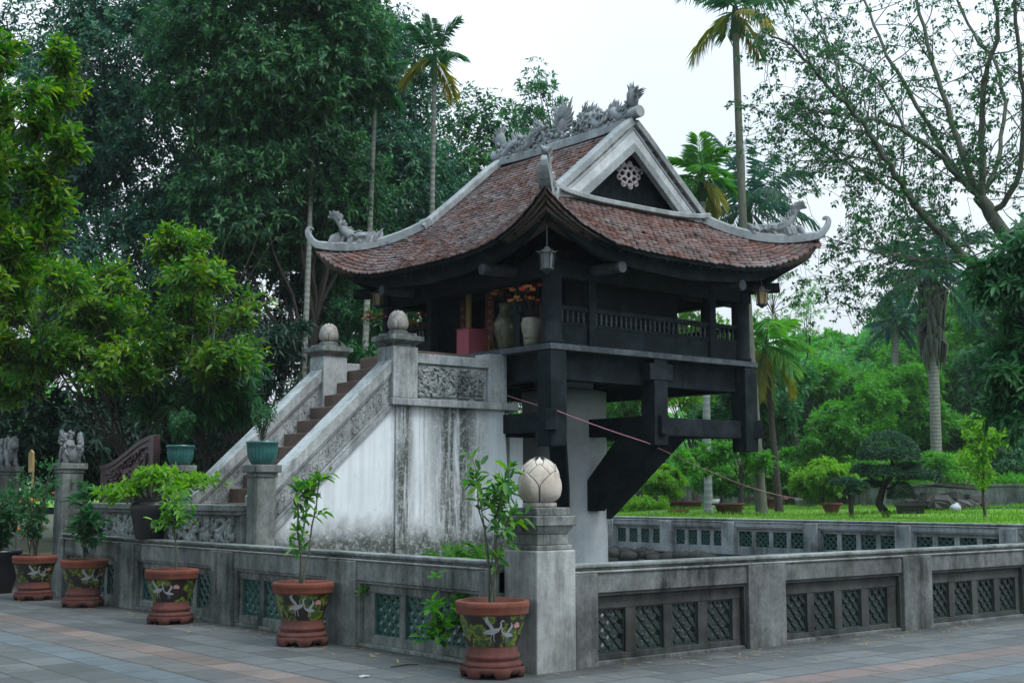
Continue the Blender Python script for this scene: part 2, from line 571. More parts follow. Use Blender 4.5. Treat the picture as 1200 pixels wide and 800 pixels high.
def leafmat(name, cols, trans=0.3, rough=0.5, spec=0.28):
    m = NT(name)
    r = m.geo.outputs['Random Per Island']
    n = len(cols)
    c = m.ramp(r, [(i / max(1, n - 1), k) for i, k in enumerate(cols)])
    big = m.noise(0.7, 3)
    c = m.mix(m.math('MULTIPLY', m.ramp(big, [(0.35, 0.0), (0.65, 1.0)]), 0.4), c, cols[0])
    c = m.mix(m.math('MULTIPLY', m.ramp(m.noise(1.5, 2), [(0.56, 0.0), (0.70, 1.0)]), 0.65), c, cols[-1])
    m.fin(c, rough, spec)
    tr = m.n('ShaderNodeBsdfTranslucent')
    hs = m.n('ShaderNodeHueSaturation')
    hs.inputs['Saturation'].default_value = 1.15
    hs.inputs['Value'].default_value = 1.9
    m.l(c, hs.inputs['Color'])
    m.l(hs.outputs[0], tr.inputs['Color'])
    mx = m.n('ShaderNodeMixShader')
    mx.inputs[0].default_value = trans
    m.l(m.b.outputs[0], mx.inputs[1])
    m.l(tr.outputs[0], mx.inputs[2])
    m.l(mx.outputs[0], m.out.inputs['Surface'])
    return m.m


M['leaf_dark'] = leafmat('dark_evergreen_leaves', [(0.014, 0.055, 0.045), (0.022, 0.08, 0.055), (0.032, 0.105, 0.062), (0.07, 0.21, 0.07)], 0.25)
M['leaf_deep'] = leafmat('deep_green_leaves', [(0.012, 0.05, 0.028), (0.02, 0.075, 0.036), (0.035, 0.105, 0.042), (0.08, 0.22, 0.05)], 0.28)
M['leaf_mid'] = leafmat('mid_green_leaves', [(0.016, 0.07, 0.03), (0.03, 0.11, 0.038), (0.05, 0.165, 0.045)], 0.32)
M['leaf_lime'] = leafmat('yellow_green_leaves', [(0.022, 0.10, 0.014), (0.045, 0.155, 0.016), (0.085, 0.22, 0.018), (0.21, 0.30, 0.02)], 0.38)
M['leaf_bright'] = leafmat('bright_green_leaves', [(0.035, 0.13, 0.02), (0.065, 0.20, 0.028), (0.09, 0.265, 0.038)], 0.48)
M['leaf_sapling'] = leafmat('sapling_leaves', [(0.02, 0.09, 0.022), (0.045, 0.15, 0.028), (0.09, 0.25, 0.035), (0.19, 0.38, 0.04)], 0.4)
M['leaf_spring'] = leafmat('fresh_yellow_green_leaves', [(0.07, 0.19, 0.018), (0.12, 0.27, 0.024), (0.165, 0.335, 0.034)], 0.48)
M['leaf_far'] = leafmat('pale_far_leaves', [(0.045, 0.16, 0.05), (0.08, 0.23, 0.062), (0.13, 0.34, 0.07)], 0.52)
M['leaf_black'] = leafmat('shaded_shrub_leaves', [(0.005, 0.022, 0.013), (0.009, 0.036, 0.02), (0.015, 0.055, 0.026)], 0.15)  # deep shade under the trees is put into this near-black leaf colour
M['leaf_ficus'] = leafmat('small_fig_leaves', [(0.014, 0.06, 0.026), (0.03, 0.10, 0.036), (0.055, 0.16, 0.05)], 0.3)
M['frond'] = leafmat('palm_leaflets', [(0.02, 0.07, 0.035), (0.035, 0.105, 0.045), (0.055, 0.14, 0.045)], 0.45)
M['frond_dark'] = leafmat('blue_green_palm_leaflets', [(0.018, 0.06, 0.045), (0.03, 0.085, 0.06), (0.045, 0.11, 0.07)], 0.45)
M['frond_fresh'] = leafmat('fresh_palm_leaflets', [(0.03, 0.12, 0.03), (0.06, 0.19, 0.035), (0.12, 0.27, 0.03)], 0.5)
M['frond_yellow'] = leafmat('yellowing_palm_leaflets', [(0.10, 0.15, 0.02), (0.20, 0.20, 0.03), (0.32, 0.24, 0.05)], 0.35)
M['frond_dead'] = leafmat('tan_palm_leaflets', [(0.32, 0.22, 0.07), (0.42, 0.27, 0.11), (0.24, 0.24, 0.05)], 0.35)
M['topiary'] = leafmat('clipped_leaves', [(0.012, 0.045, 0.022), (0.02, 0.065, 0.03), (0.03, 0.09, 0.036)], 0.2)
M['grass'] = leafmat('lawn_grass', [(0.06, 0.165, 0.02), (0.10, 0.235, 0.025), (0.16, 0.29, 0.035)], 0.4)

# ------------------------------------------------------------------ leaf clouds
def unit(a):
    return a / np.maximum(np.linalg.norm(a, axis=-1, keepdims=True), 1e-9)


def leaf_arrays(P, D, N, L, W, fold=0.18, bend=0.12, hq=False):
    D = unit(D)
    Sd = unit(np.cross(D, N))
    N = np.cross(Sd, D)
    L = np.asarray(L).reshape(-1, 1) * np.ones((len(P), 1))
    W = np.asarray(W).reshape(-1, 1) * np.ones((len(P), 1))
    dz = np.array([[0, 0, -1.0]])
    tip = P + D * L + dz * L * bend
    if not hq:
        a = P + D * L * 0.42 + Sd * W * 0.5 + N * W * fold
        b = P + D * L * 0.42 - Sd * W * 0.5 + N * W * fold
        V = np.stack([P, a, tip, b], 1).reshape(-1, 3)
        base = (np.arange(len(P)) * 4)[:, None]
        F = np.concatenate([base + np.array([[0, 1, 2]]), base + np.array([[0, 2, 3]])], 1).reshape(-1, 3)
    else:
        a1 = P + D * L * 0.22 + Sd * W * 0.42 + N * W * fold
        a2 = P + D * L * 0.62 + Sd * W * 0.46 + N * W * fold + dz * L * bend * 0.35
        b1_ = P + D * L * 0.22 - Sd * W * 0.42 + N * W * fold
        b2_ = P + D * L * 0.62 - Sd * W * 0.46 + N * W * fold + dz * L * bend * 0.35
        V = np.stack([P, a1, a2, tip, b2_, b1_], 1).reshape(-1, 3)
        base = (np.arange(len(P)) * 6)[:, None]
        F = np.concatenate([base + np.array([[0, 1, 2]]), base + np.array([[0, 2, 3]]), base + np.array([[0, 3, 4]]), base + np.array([[0, 4, 5]])], 1).reshape(-1, 3)
    return V, F


def tri_mesh(name, V, F, mat):
    me = bpy.data.meshes.new(name)
    me.vertices.add(len(V))
    me.vertices.foreach_set('co', np.ascontiguousarray(V, dtype=np.float32).ravel())
    me.loops.add(F.size)
    me.loops.foreach_set('vertex_index', np.ascontiguousarray(F, dtype=np.int32).ravel())
    me.polygons.add(len(F))
    me.polygons.foreach_set('loop_start', np.arange(0, F.size, 3, dtype=np.int32))
    me.update(calc_edges=True)
    me.materials.append(mat)
    return me


class LeafSet:
    def __init__(s):
        s.V, s.F, s.n = [], [], 0

    def add(s, V, F):
        s.V.append(V)
        s.F.append(F + s.n)
        s.n += len(V)

    def build(s, name, mat, parent=None):
        me = tri_mesh(name, np.concatenate(s.V), np.concatenate(s.F), mat)
        o = bpy.data.objects.new(name, me)
        COL.objects.link(o)
        o.parent = parent
        return o


def rosettes(rng, C, A, k, L, W, spread=1.15, droop=0.35, hq=False, fold=0.18, bend=0.12, stem=0.7):
    n = len(C)
    A = unit(A + 1e-6)
    ref = np.where(np.abs(A[:, 2:3]) > 0.9, np.array([[1.0, 0, 0]]), np.array([[0, 0, 1.0]]))
    U = unit(np.cross(A, ref))
    Vv = np.cross(A, U)
    th = (np.arange(k)[None, :] * 2.399 + rng.random((n, 1)) * 6.28 + rng.normal(0, 0.25, (n, k)))[..., None]
    ph = (spread * (0.55 + 0.6 * rng.random((n, k))))[..., None]
    D = A[:, None] * np.cos(ph) + (U[:, None] * np.cos(th) + Vv[:, None] * np.sin(th)) * np.sin(ph)
    D[..., 2] -= droop * rng.random((n, k))
    D = unit(D)
    Ll = L * (0.65 + 0.55 * rng.random((n, k)))
    P = C[:, None] - A[:, None] * (stem * L * rng.random((n, k)))[..., None] + D * 0.01
    N = unit(A[:, None] * 0.6 + np.array([0, 0, 0.8]) + rng.normal(0, 0.35, (n, k, 3)))
    return leaf_arrays(P.reshape(-1, 3), D.reshape(-1, 3), N.reshape(-1, 3), Ll.reshape(-1), (Ll * W / L).reshape(-1), fold, bend, hq)


def shell_points(rng, c, r, n, inner=0.5):
    d = unit(rng.normal(size=(n, 3)))
    rr = inner + (1 - inner) * rng.random((n, 1)) ** 0.6
    return np.array(c) + d * rr * np.array(r), d


def limb(mb, rng, p, q, r0, r1, sag=0.15, n=6, seg=6):
    p, q = Vector(p), Vector(q)
    L = (q - p).length
    mid = (p + q) / 2 + Vector(rng.normal(0, 0.1 * L, 3)) + Vector((0, 0, sag * L))
    pts, rs = [], []
    for i in range(seg + 1):
        t = i / seg
        pts.append(p * (1 - t) ** 2 + mid * 2 * t * (1 - t) + q * t * t + Vector(rng.normal(0, 0.012 * L, 3)) * (0 < i < seg))
        rs.append(r0 + (r1 - r0) * t)
    mb.tube(pts, rs, n)
    return pts


def make_tree(name, label, base, fork_z, tr, ells, mat, seed, clumps=60, clump_r=0.9, sprigs=40, k=7, leaf=0.18, lw=0.055,
              droop=0.4, bark_m='bark', limbs=14, group=None, cat='tree', hq=False, spread=1.15, lean=(0, 0), up=0.35, flat=0.7, inner=0.5, parts=True, spray=0.7, twigs=False):
    rng = np.random.default_rng(seed)
    base = Vector(base)
    t = thing(name, label, cat, base, 0, group)
    off = -base
    mb = MB()
    fork = base + Vector((lean[0], lean[1], fork_z))
    pts = [base + (fork - base) * s_ + Vector((math.sin(seed + s_ * 4) * tr * 0.6, math.cos(seed * 2 + s_ * 5) * tr * 0.6, 0)) * (s_ > 0) for s_ in (0, 0.08, 0.3, 0.55, 0.8, 1)]
    mb.tube([pts[0] - Vector((0, 0, 0.3))] + pts, [tr * 1.7, tr * 1.35, tr * 1.1, tr, tr * 0.92, tr * 0.86, tr * 0.8], 10)
    tot = sum(e[1][0] * e[1][1] * e[1][2] for e in ells) ** 1.0
    ls = LeafSet()
    allc = []
    for c, r in ells:
        n = max(3, int(clumps * (r[0] * r[1] * r[2]) / tot))
        C, d = shell_points(rng, c, r, n, inner)
        allc.append((C, d))
        m = sprigs
        off_ = rng.normal(size=(n, m, 3))
        off_ = unit(off_) * (rng.random((n, m, 1)) ** 0.45) * clump_r * (0.55 + 0.9 * rng.random((n, 1, 1))) * np.array([1, 1, flat])
        CC = (C[:, None] + off_).reshape(-1, 3)
        A = unit(off_ * 0.9 / clump_r + d[:, None] * 0.5 + np.array([0, 0, up]) + rng.normal(0, 0.25, (n, m, 3))).reshape(-1, 3)
        ls.add(*rosettes(rng, CC, A, k, leaf, lw, spread, droop, hq, stem=spray))
        if twigs:
            for cc, aa in zip(CC, A):
                aa_ = aa / (np.linalg.norm(aa) + 1e-9)
                mb.tube([cc - aa_ * leaf * (spray + 0.8), cc - aa_ * leaf * spray * 0.5 + np.array([0, 0, 0.01]), cc], [0.006, 0.004, 0.002], 3, False)
    C = np.concatenate([a for a, _ in allc])
    idx = rng.permutation(len(C))
    hubs = []
    for j, i in enumerate(idx[:limbs]):
        q = Vector(C[i])
        p = pts[-1] if j % 3 else pts[-2]
        lp = limb(mb, rng, p, q, tr * 0.28, tr * 0.06, 0.08, 6)
        hubs += lp[2:5]
    for i in idx[limbs:limbs * 4]:
        q = Vector(C[i])
        h = min(hubs, key=lambda x: (x - q).length)
        limb(mb, rng, h, q, tr * 0.16, tr * 0.04, 0.05, 5, 4)
    mb.v = [tuple(Vector(v) + off) for v in mb.v]
    mb.build('trunk', M[bark_m], t)
    for a in ls.V:
        a += np.array(off)
    ls.build('crown', M[mat], t)
    return t


def frond(rng, base, az, el, L, leafL, leafW, bendk, n=26, droop=0.5, vee=0.5, mb=None, rr=0.018):
    """one pinnate palm frond; returns leaflet arrays"""
    pts = [np.array(base, float)]
    d = np.array([math.cos(az) * math.cos(el), math.sin(az) * math.cos(el), math.sin(el)])
    st = L / n
    ds = []
    for i in range(n):
        d = unit(d + np.array([0, 0, -bendk * st]) * (0.4 + 1.2 * i / n))
        ds.append(d)
        pts.append(pts[-1] + d * st)
    if mb is not None:
        mb.tube([Vector(p) for p in pts[::3]], [rr * (1 - 0.8 * i / (len(pts[::3]) - 1)) + 0.003 for i in range(len(pts[::3]))], 5)
    P, DD, NN, LL = [], [], [], []
    for i in range(int(n * 0.14), n):
        t = i / n
        for h in range(2):
            q = pts[i] + ds[i] * st * h * 0.5
            side = unit(np.cross(ds[i], np.array([0, 0, 1.0])) + 1e-6)
            upv = np.cross(side, ds[i])
            ll = leafL * (0.45 + 0.75 * math.sin(math.pi * (0.12 + 0.8 * t)))
            for sg in (-1, 1):
                dd = side * sg * 0.8 + ds[i] * (0.45 + 0.5 * t) + upv * vee * 0.35 + rng.normal(0, 0.1, 3)
                dd[2] -= droop * (0.3 + 0.5 * rng.random())
                P.append(q); DD.append(dd); NN.append(upv + rng.normal(0, 0.2, 3)); LL.append(ll * (0.85 + 0.3 * rng.random()))
    LL = np.array(LL)
    return leaf_arrays(np.array(P), np.array(DD), np.array(NN), LL, np.full(len(LL), leafW), 0.12, 0.2)


def make_palm(name, label, base, top, r0, r1, seed, nf=11, L=1.9, leafL=0.55, leafW=0.06, mat='frond', dead=0, dead_mat='frond_yellow', bark_m='palm_bark',
              shaft=True, els=(-0.3, 1.2), bendk=0.5, droop=0.5, group=None, skirt=None, bow=0.0, az0=0.0):
    rng = np.random.default_rng(seed)
    base, top = Vector(base), Vector(top)
    t = thing(name, label, 'palm tree', base, 0, group)
    tb = top - base
    mb = MB()
    pts, rs = [], []
    for i in range(13):
        s_ = i / 12
        pts.append(tb * s_ + _R * bow * math.sin(math.pi * s_) - Vector((0, 0, 0.2)) * (i == 0))
        rs.append(r0 + (r1 - r0) * s_ + (0.25 * r0 if i == 0 else 0))
    mb.tube(pts, rs, 12)
    mb.build('trunk', M[bark_m], t)
    hd = tb
    if shaft:
        sb = MB()
        sb.tube([tb - Vector((0, 0, 0.05)), tb + Vector((0, 0, 0.12)), tb + Vector((0, 0, 0.55)), tb + Vector((0, 0, 0.85))], [r1 * 1.1, r1 * 1.5, r1 * 1.25, r1 * 0.7], 10)
        sb.build('crownshaft', M['frond'], t)
        hd = tb + Vector((0, 0, 0.75))
    if skirt:
        kb = MB()
        n = 90
        for i in range(n):
            a = rng.random() * 6.28
            z0 = -rng.random() * skirt[0] * 0.75
            rr = skirt[1] * (0.75 + 0.35 * rng.random())
            p0 = hd + Vector((math.cos(a) * r1, math.sin(a) * r1, z0 + 0.1))
            p1 = hd + Vector((math.cos(a) * rr, math.sin(a) * rr, z0 - 0.25))
            p2 = hd + Vector((math.cos(a) * rr * 0.8, math.sin(a) * rr * 0.8, max(-skirt[0], z0 - 1.0 - 0.5 * rng.random())))
            kb.tube([p0, p1, p2], [0.05, 0.09, 0.012], 4)
        kb.build('frond_skirt', M['skirt'], t)
    g, y = LeafSet(), LeafSet()
    sb = MB()
    for i in range(nf):
        az = az0 + i * 2.399 + rng.normal(0, 0.15)
        f = i / max(1, nf - 1)
        el = els[0] + (els[1] - els[0]) * f
        isdead = i < dead
        V, F = frond(rng, hd + Vector((0, 0, -0.1 + 0.15 * f)), az, el, L * (0.85 + 0.3 * rng.random()), leafL, leafW, bendk * (1.5 if isdead else 1), droop=droop * (1.8 if isdead else 1), mb=sb)
        (y if isdead else g).add(V, F)
    sb.build('frond_stalk', M['frond'], t)
    if g.n:
        g.build('fronds', M[mat], t)
    if y.n:
        y.build('yellowing_fronds', M[dead_mat], t)
    return t


R_ = random.Random(7)

# ================================================================== SETTING
def paving():
    m = NT('stone_paving')
    z = m.n('ShaderNodeSeparateXYZ')
    m.l(m.geo.outputs['Position'], z.inputs[0])
    # d = distance in front of the balustrades (the paving courses follow both walls)
    dx = m.math('SUBTRACT', 7.6, z.outputs['X'])
    dy = m.math('SUBTRACT', 9.05, z.outputs['Y'])
    d = m.math('MAXIMUM', dx, dy)
    side = m.math('GREATER_THAN', dy, dx)
    run = m.n('ShaderNodeMix')
    m.l(side, run.inputs[0])
    m.l(z.outputs['Y'], run.inputs[2])
    m.l(z.outputs['X'], run.inputs[3])
    cb = m.n('ShaderNodeCombineXYZ')
    m.l(run.outputs[0], cb.inputs[0])
    m.l(d, cb.inputs[1])
    br = m.n('ShaderNodeTexBrick')
    br.inputs['Scale'].default_value = 1
    br.inputs['Mortar Size'].default_value = 0.013
    br.inputs['Mortar Smooth'].default_value = 0.3
    br.inputs['Brick Width'].default_value = 0.62
    br.inputs['Row Height'].default_value = 0.40
    br.inputs['Color1'].default_value = (0.0, 0.0, 0.0, 1)
    br.inputs['Color2'].default_value = (1, 1, 1, 1)
    br.inputs['Mortar'].default_value = (0.5, 0.5, 0.5, 1)
    wob = m.n('ShaderNodeVectorMath')
    wob.operation = 'ADD'
    m.l(cb.outputs[0], wob.inputs[0])
    nz = m.n('ShaderNodeTexNoise')
    nz.inputs['Scale'].default_value = 3.0
    m.l(m.geo.outputs['Position'], nz.inputs['Vector'])
    sc = m.n('ShaderNodeVectorMath')
    sc.operation = 'SCALE'
    sc.inputs['Scale'].default_value = 0.07
    m.l(nz.outputs['Color'], sc.inputs[0])
    m.l(sc.outputs[0], wob.inputs[1])
    m.l(wob.outputs[0], br.inputs['Vector'])
    v = br.outputs['Color']
    base = m.mix(v, (0.064, 0.068, 0.070), (0.125, 0.130, 0.131))
    def inband(lo, hi):
        return m.math('MULTIPLY', m.math('GREATER_THAN', d, lo), m.math('LESS_THAN', d, hi))
    pink = inband(1.6, 2.0)
    pink2 = inband(2.0, 2.4)
    blue = inband(2.4, 2.8)
    base = m.mix(m.math('MULTIPLY', pink, 0.75), base, m.mix(v, (0.15, 0.10, 0.085), (0.225, 0.158, 0.138)))
    base = m.mix(m.math('MULTIPLY', m.math('MULTIPLY', pink2, v), 0.45), base, (0.145, 0.108, 0.098))
    base = m.mix(m.math('MULTIPLY', blue, 0.8), base, (0.105, 0.13, 0.15))
    base = m.mix(m.math('MULTIPLY', br.outputs['Fac'], 0.8), base, (0.022, 0.023, 0.023))
    dirt = m.ramp(m.noise(0.9, 7, 0.7), [(0.42, 0.0), (0.7, 1.0)])
    base = m.mix(m.math('MULTIPLY', dirt, 0.6), base, (0.05, 0.054, 0.054))
    blot = m.ramp(m.noise((1.5, 1.5, 1), 7, 0.75), [(0.56, 0.0), (0.66, 1.0)])
    base = m.mix(m.math('MULTIPLY', blot, 0.6), base, (0.032, 0.035, 0.035))
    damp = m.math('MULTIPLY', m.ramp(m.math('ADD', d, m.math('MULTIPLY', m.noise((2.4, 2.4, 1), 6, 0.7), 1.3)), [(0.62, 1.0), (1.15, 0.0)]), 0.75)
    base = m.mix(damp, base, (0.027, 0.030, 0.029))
    h = m.math('SUBTRACT', m.math('MULTIPLY', m.noise(9, 6, 0.7), 0.5), br.outputs['Fac'])
    m.bump(h, 0.5, 0.012)
    ro = m.ramp(m.noise(1.6, 5), [(0.3, 0.45), (0.7, 0.75)])
    return m.fin(base, ro, 0.4)


M['paving'] = paving()
M['mud'] = plain('dark_mud', (0.03, 0.03, 0.022), (0.06, 0.058, 0.042), 2, 0.9, 0.2, 0.4)
M['garden_soil'] = weathered('garden_soil', (0.07, 0.085, 0.035), (0.05, 0.045, 0.03), (0.025, 0.022, 0.016), mossy=0.5)
M['lawn'] = plain('lawn_turf', (0.07, 0.17, 0.018), (0.13, 0.25, 0.025), 5, 0.9, 0.15, 0.5)


def watermat():
    m = NT('pond_water')
    m.fin((0.02, 0.035, 0.025), 0.06, 0.5)
    m.b.inputs['IOR'].default_value = 1.33
    m.bump(m.noise(2.2, 3), 0.06, 0.02)
    return m.m


M['water'] = watermat()

PX0, PX1, PY0, PY1 = 7.86, 24.05, 9.31, 26.6          # pond inside the balustrades
struct(MB().box(-320, 700, -320, 700, -1.6, -1.2).build('ground', M['mud']))
m_ = MB()
m_.box(-90, 7.86, -90, 90, -0.5, 0)
m_.box(7.86, 24.3, -90, 9.31, -0.5, 0)
struct(m_.build('paved_courtyard', M['paving']))
struct(MB().box(PX0, PX1, PY0, PY1, -1.0, -0.42).build('pond_water', M['water']))
m_ = MB()
m_.box(7.88, 12.95, 14.5, 26.5, -1.1, 0.56)
struct(m_.build('stair_terrace', M['garden_soil']))
m_ = MB()
xs = [24.3, 25, 27, 30, 34, 38, 41, 42, 50, 65, 90, 140, 250, 500]
ys = [-200, -90, -40, -10, 5, 12, 18, 24, 30, 36, 44, 55, 70, 100, 200, 450]
def lawn_z(x, y):
    k = min(1, max(0, (x - 24.3) / 17))
    return 0.86 + 0.34 * k + 0.05 * math.sin(x * 0.9 + y * 0.6) + 0.04 * math.sin(y * 1.3)
m_.grid([[(x, y, lawn_z(x, y) if x > 24.4 else 0.86) for y in ys] for x in xs], flip=True)
struct(m_.build('lawn', M['lawn']))
m_ = MB()
m_.box(-90, 24.3, 26.75, 400, -1.1, 0.52)
struct(m_.build('garden_ground', M['garden_soil']))

# grass blades on the strip of lawn that shows behind the far balustrade
rng = np.random.default_rng(5)
n = 52000
gx = 24.45 + 17 * rng.random(n) ** 1.4
gy = 9 + 33 * rng.random(n)
gz = np.array([lawn_z(a, b) for a, b in zip(gx, gy)]) - 0.01
gd = np.stack([rng.normal(0, 0.35, n), rng.normal(0, 0.35, n), np.ones(n)], 1)
gn = np.stack([rng.normal(0, 1, n), rng.normal(0, 1, n), np.zeros(n)], 1)
V_, F_ = leaf_arrays(np.stack([gx, gy, gz], 1), gd, unit(gn + 0.01), 0.06 + 0.10 * rng.random(n), 0.018, 0, 0)
o = bpy.data.objects.new('grass', tri_mesh('grass', V_, F_, M['grass']))
COL.objects.link(o)
tag(o, 'bright green grass of the lawn beyond the pond', 'grass', kind='stuff')

# ================================================================== BALUSTRADES
def lattice(wd, ht, dp=0.05):
    """openwork ceramic tile: frame, crossing bars and a ring of leaves; local x = width, y = depth, z = height"""
    b = MB()
    f = 0.018
    b.box(-wd / 2, wd / 2, -dp / 2, dp / 2, -ht / 2, -ht / 2 + f)
    b.box(-wd / 2, wd / 2, -dp / 2, dp / 2, ht / 2 - f, ht / 2)
    b.box(-wd / 2, -wd / 2 + f, -dp / 2, dp / 2, -ht / 2 + f, ht / 2 - f)
    b.box(wd / 2 - f, wd / 2, -dp / 2, dp / 2, -ht / 2 + f, ht / 2 - f)
    x0, x1, z0, z1 = -wd / 2 + f, wd / 2 - f, -ht / 2 + f, ht / 2 - f
    sp = 0.098
    for sg in (1, -1):
        for k in range(-8, 9):
            cpt = k * sp * 1.414
            pts = []
            for xx in (x0, x1):
                zz = sg * xx + cpt
                if z0 <= zz <= z1:
                    pts.append((xx, zz))
            for zz in (z0, z1):
                xx = (zz - cpt) / sg
                if x0 < xx < x1:
                    pts.append((xx, zz))
            if len(pts) >= 2:
                pts.sort()
                p, q = pts[0], pts[-1]
                if math.dist(p, q) > 0.05:
                    dpt = 0.006 * sg
                    b.beam((p[0], dpt, p[1]), (q[0], dpt, q[1]), 0.044, 0.034 if sg > 0 else 0.03, up=Vector((0, 1, 0)))
    for i in range(-1, 2):
        for j in range(-2, 3):
            x, z = i * sp * 0.71, j * sp * 0.71
            if (i + j) % 2 == 0 and x0 < x - 0.02 and x + 0.02 < x1 and z0 < z - .02 and z + .02 < z1:
                b.ball((x, -0.012, z), 0.026, 8, (1, 0.7, 1))
    return b


LAT = {}


def balustrade(name, label, axis, face, depth_sign, t0, t1, bays, z_open, lat_mat, mat, coping_mat, zbase=0.0, pil_out=0.02, top=0.985, lintel=None, th=0.26, panel_mat=None, zb=0.10):
    """bays: list of (lo, hi, [tile intervals]); axis 'x' runs along X with its face at Y=face"""
    ob = thing(name, label, 'balustrade', (face, (t0 + t1) / 2, zbase) if axis == 'y' else ((t0 + t1) / 2, face, zbase))
    org = Vector(ob.location)

    def B(mb, a, b, d0, d1, z0, z1):
        da, db = face + depth_sign * d0, face + depth_sign * d1
        lo, hi = min(da, db), max(da, db)
        if axis == 'y':
            mb.box(lo - org.x, hi - org.x, a - org.y, b - org.y, z0 - org.z, z1 - org.z)
        else:
            mb.box(a - org.x, b - org.x, lo - org.y, hi - org.y, z0 - org.z, z1 - org.z)

    zo0, zo1 = z_open
    ztop = top - 0.085
    zbay = zo1 + zb
    body = MB()
    B(body, t0, t1, 0.006, th - 0.006, zbay, ztop - 0.001)
    B(body, t0, t1, 0.03, th - 0.03, zbase - 0.9, zbase + 0.035)
    edges = [t0] + [v for b_ in bays for v in b_[:2]] + [t1]
    for k in range(0, len(edges), 2):
        a, b = edges[k], edges[k + 1]
        if b - a > 0.02:
            B(body, a, b, -pil_out if b - a < 1.0 else 0.0, th + 0.01, zbase - 0.9, ztop - 0.0005)
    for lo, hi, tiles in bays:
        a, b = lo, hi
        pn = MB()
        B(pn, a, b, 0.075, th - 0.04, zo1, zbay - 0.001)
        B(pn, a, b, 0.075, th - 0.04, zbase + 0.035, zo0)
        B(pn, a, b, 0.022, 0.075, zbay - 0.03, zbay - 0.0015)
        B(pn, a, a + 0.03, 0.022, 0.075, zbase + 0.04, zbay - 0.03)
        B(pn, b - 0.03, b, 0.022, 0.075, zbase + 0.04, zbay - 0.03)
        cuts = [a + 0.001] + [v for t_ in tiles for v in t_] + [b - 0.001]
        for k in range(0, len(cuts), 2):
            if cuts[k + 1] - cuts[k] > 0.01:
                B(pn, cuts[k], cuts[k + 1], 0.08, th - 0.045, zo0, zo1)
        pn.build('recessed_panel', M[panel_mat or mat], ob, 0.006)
    body.build('wall_body', M[mat], ob, 0.008)
    cp = MB()
    B(cp, t0 - 0.0, t1 + 0.0, -0.012, th + 0.012, ztop, ztop + 0.022)
    B(cp, t0 + 0.002, t1 - 0.002, 0.055, th - 0.055, ztop + 0.022, ztop + 0.05)
    B(cp, t0 + 0.001, t1 - 0.001, 0.02, th - 0.02, ztop + 0.05, top)
    cp.build('coping', M[coping_mat], ob, 0.01)
    wd0 = round(np.mean([b - a for _, _, ts in bays for a, b in ts]), 3)
    key = (wd0, round(zo1 - zo0, 3), lat_mat)
    if key not in LAT:
        LAT[key] = lattice(wd0, zo1 - zo0).mesh('lattice_tile', M[lat_mat])
    for lo, hi, tiles in bays:
        for a, b in tiles:
            mid = (a + b) / 2
            dd = face + depth_sign * 0.13
            if axis == 'y':
                l_ = link('lattice_tile', LAT[key], ob, (dd - org.x, mid - org.y, (zo0 + zo1) / 2 - org.z), rad(-90))
            else:
                l_ = link('lattice_tile', LAT[key], ob, (mid - org.x, dd - org.y, (zo0 + zo1) / 2 - org.z), 0)
            l_.scale = ((b - a) / wd0, 1, 1)
    return ob


def split(lo, hi, n, gap, margin):
    wd = (hi - lo - 2 * margin - (n - 1) * gap) / n
    return [(lo + margin + i * (wd + gap), lo + margin + i * (wd + gap) + wd) for i in range(n)]


# left balustrade runs along Y, right one along X, the far one along Y across the pond
lb = [(9.72, 11.85, split(9.75, 11.82, 3, 0.13, 0.09)), (12.42, 14.62, split(12.45, 14.6, 4, 0.11, 0.08)), (15.2, 17.55, split(15.2, 17.55, 4, 0.12, 0.1)), (18.22, 20.2, split(18.25, 20.15, 4, 0.11, 0.07))]
lb[0] = (9.72, 11.85, [(10.05, 10.50), (10.66, 11.05), (11.16, 11.62)])
balustrade('pond_balustrade', 'weathered concrete balustrade with teal lattice tiles behind the terracotta pots', 'y', 7.6, 1, 9.455, 20.45, lb, (0.13, 0.56), 'glaze_tile', 'concrete', 'concrete', zb=0.12, top=0.965)
rb = []
x = 8.46
rb.append((8.46, 10.60, [(8.53, 8.91), (9.05, 9.43), (9.56, 9.93), (10.07, 10.45)]))
rb.append((11.20, 13.36, [(11.33, 11.68), (11.80, 12.16), (12.30, 12.66), (12.80, 13.16)]))
for k in range(5):
    a = 13.94 + k * 2.74
    rb.append((a, a + 2.16, split(a, a + 2.16, 4, 0.13, 0.12)))
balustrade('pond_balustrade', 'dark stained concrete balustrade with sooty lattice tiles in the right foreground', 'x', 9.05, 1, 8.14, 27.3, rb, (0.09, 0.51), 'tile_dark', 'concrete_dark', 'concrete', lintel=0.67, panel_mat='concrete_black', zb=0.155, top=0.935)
fb = []
y = 25.0
pil = [22.95, 20.98, 18.55, 16.35]
edges_ = [27.6, 25.2, 23.1, 21.05, 18.6, 16.2, 13.8, 11.4]
for k in range(len(edges_) - 1):
    hi, lo = edges_[k] - 0.19, edges_[k + 1] + 0.19
    fb.append((lo, hi, split(lo, hi, 4, 0.12, 0.06)))
fb.reverse()
balustrade('pond_balustrade', 'pale grey concrete balustrade with green lattice tiles across the pond below the lawn', 'y', 24.0, 1, 9.35, 27.8, fb, (0.33, 0.69), 'glaze_tile', 'concrete_pale', 'concrete_pale', pil_out=0.05)
# the far wall stands on a rubble footing
fo = MB()
rr = random.Random(3)
for k in range(170):
    yy = 9.5 + 18 * rr.random()
    fo.ball((23.9 + rr.random() * 0.12, yy, -0.3 + rr.random() * 0.42), 0.13 + rr.random() * 0.14, 7, (0.8, 1.5, 0.7))
fo.box(23.95, 24.25, 9.4, 27.7, -1.1, 0.14)
tag(fo.build('stone_footing', M['rock']), 'rough dark rubble footing under the far pond balustrade', 'footing')

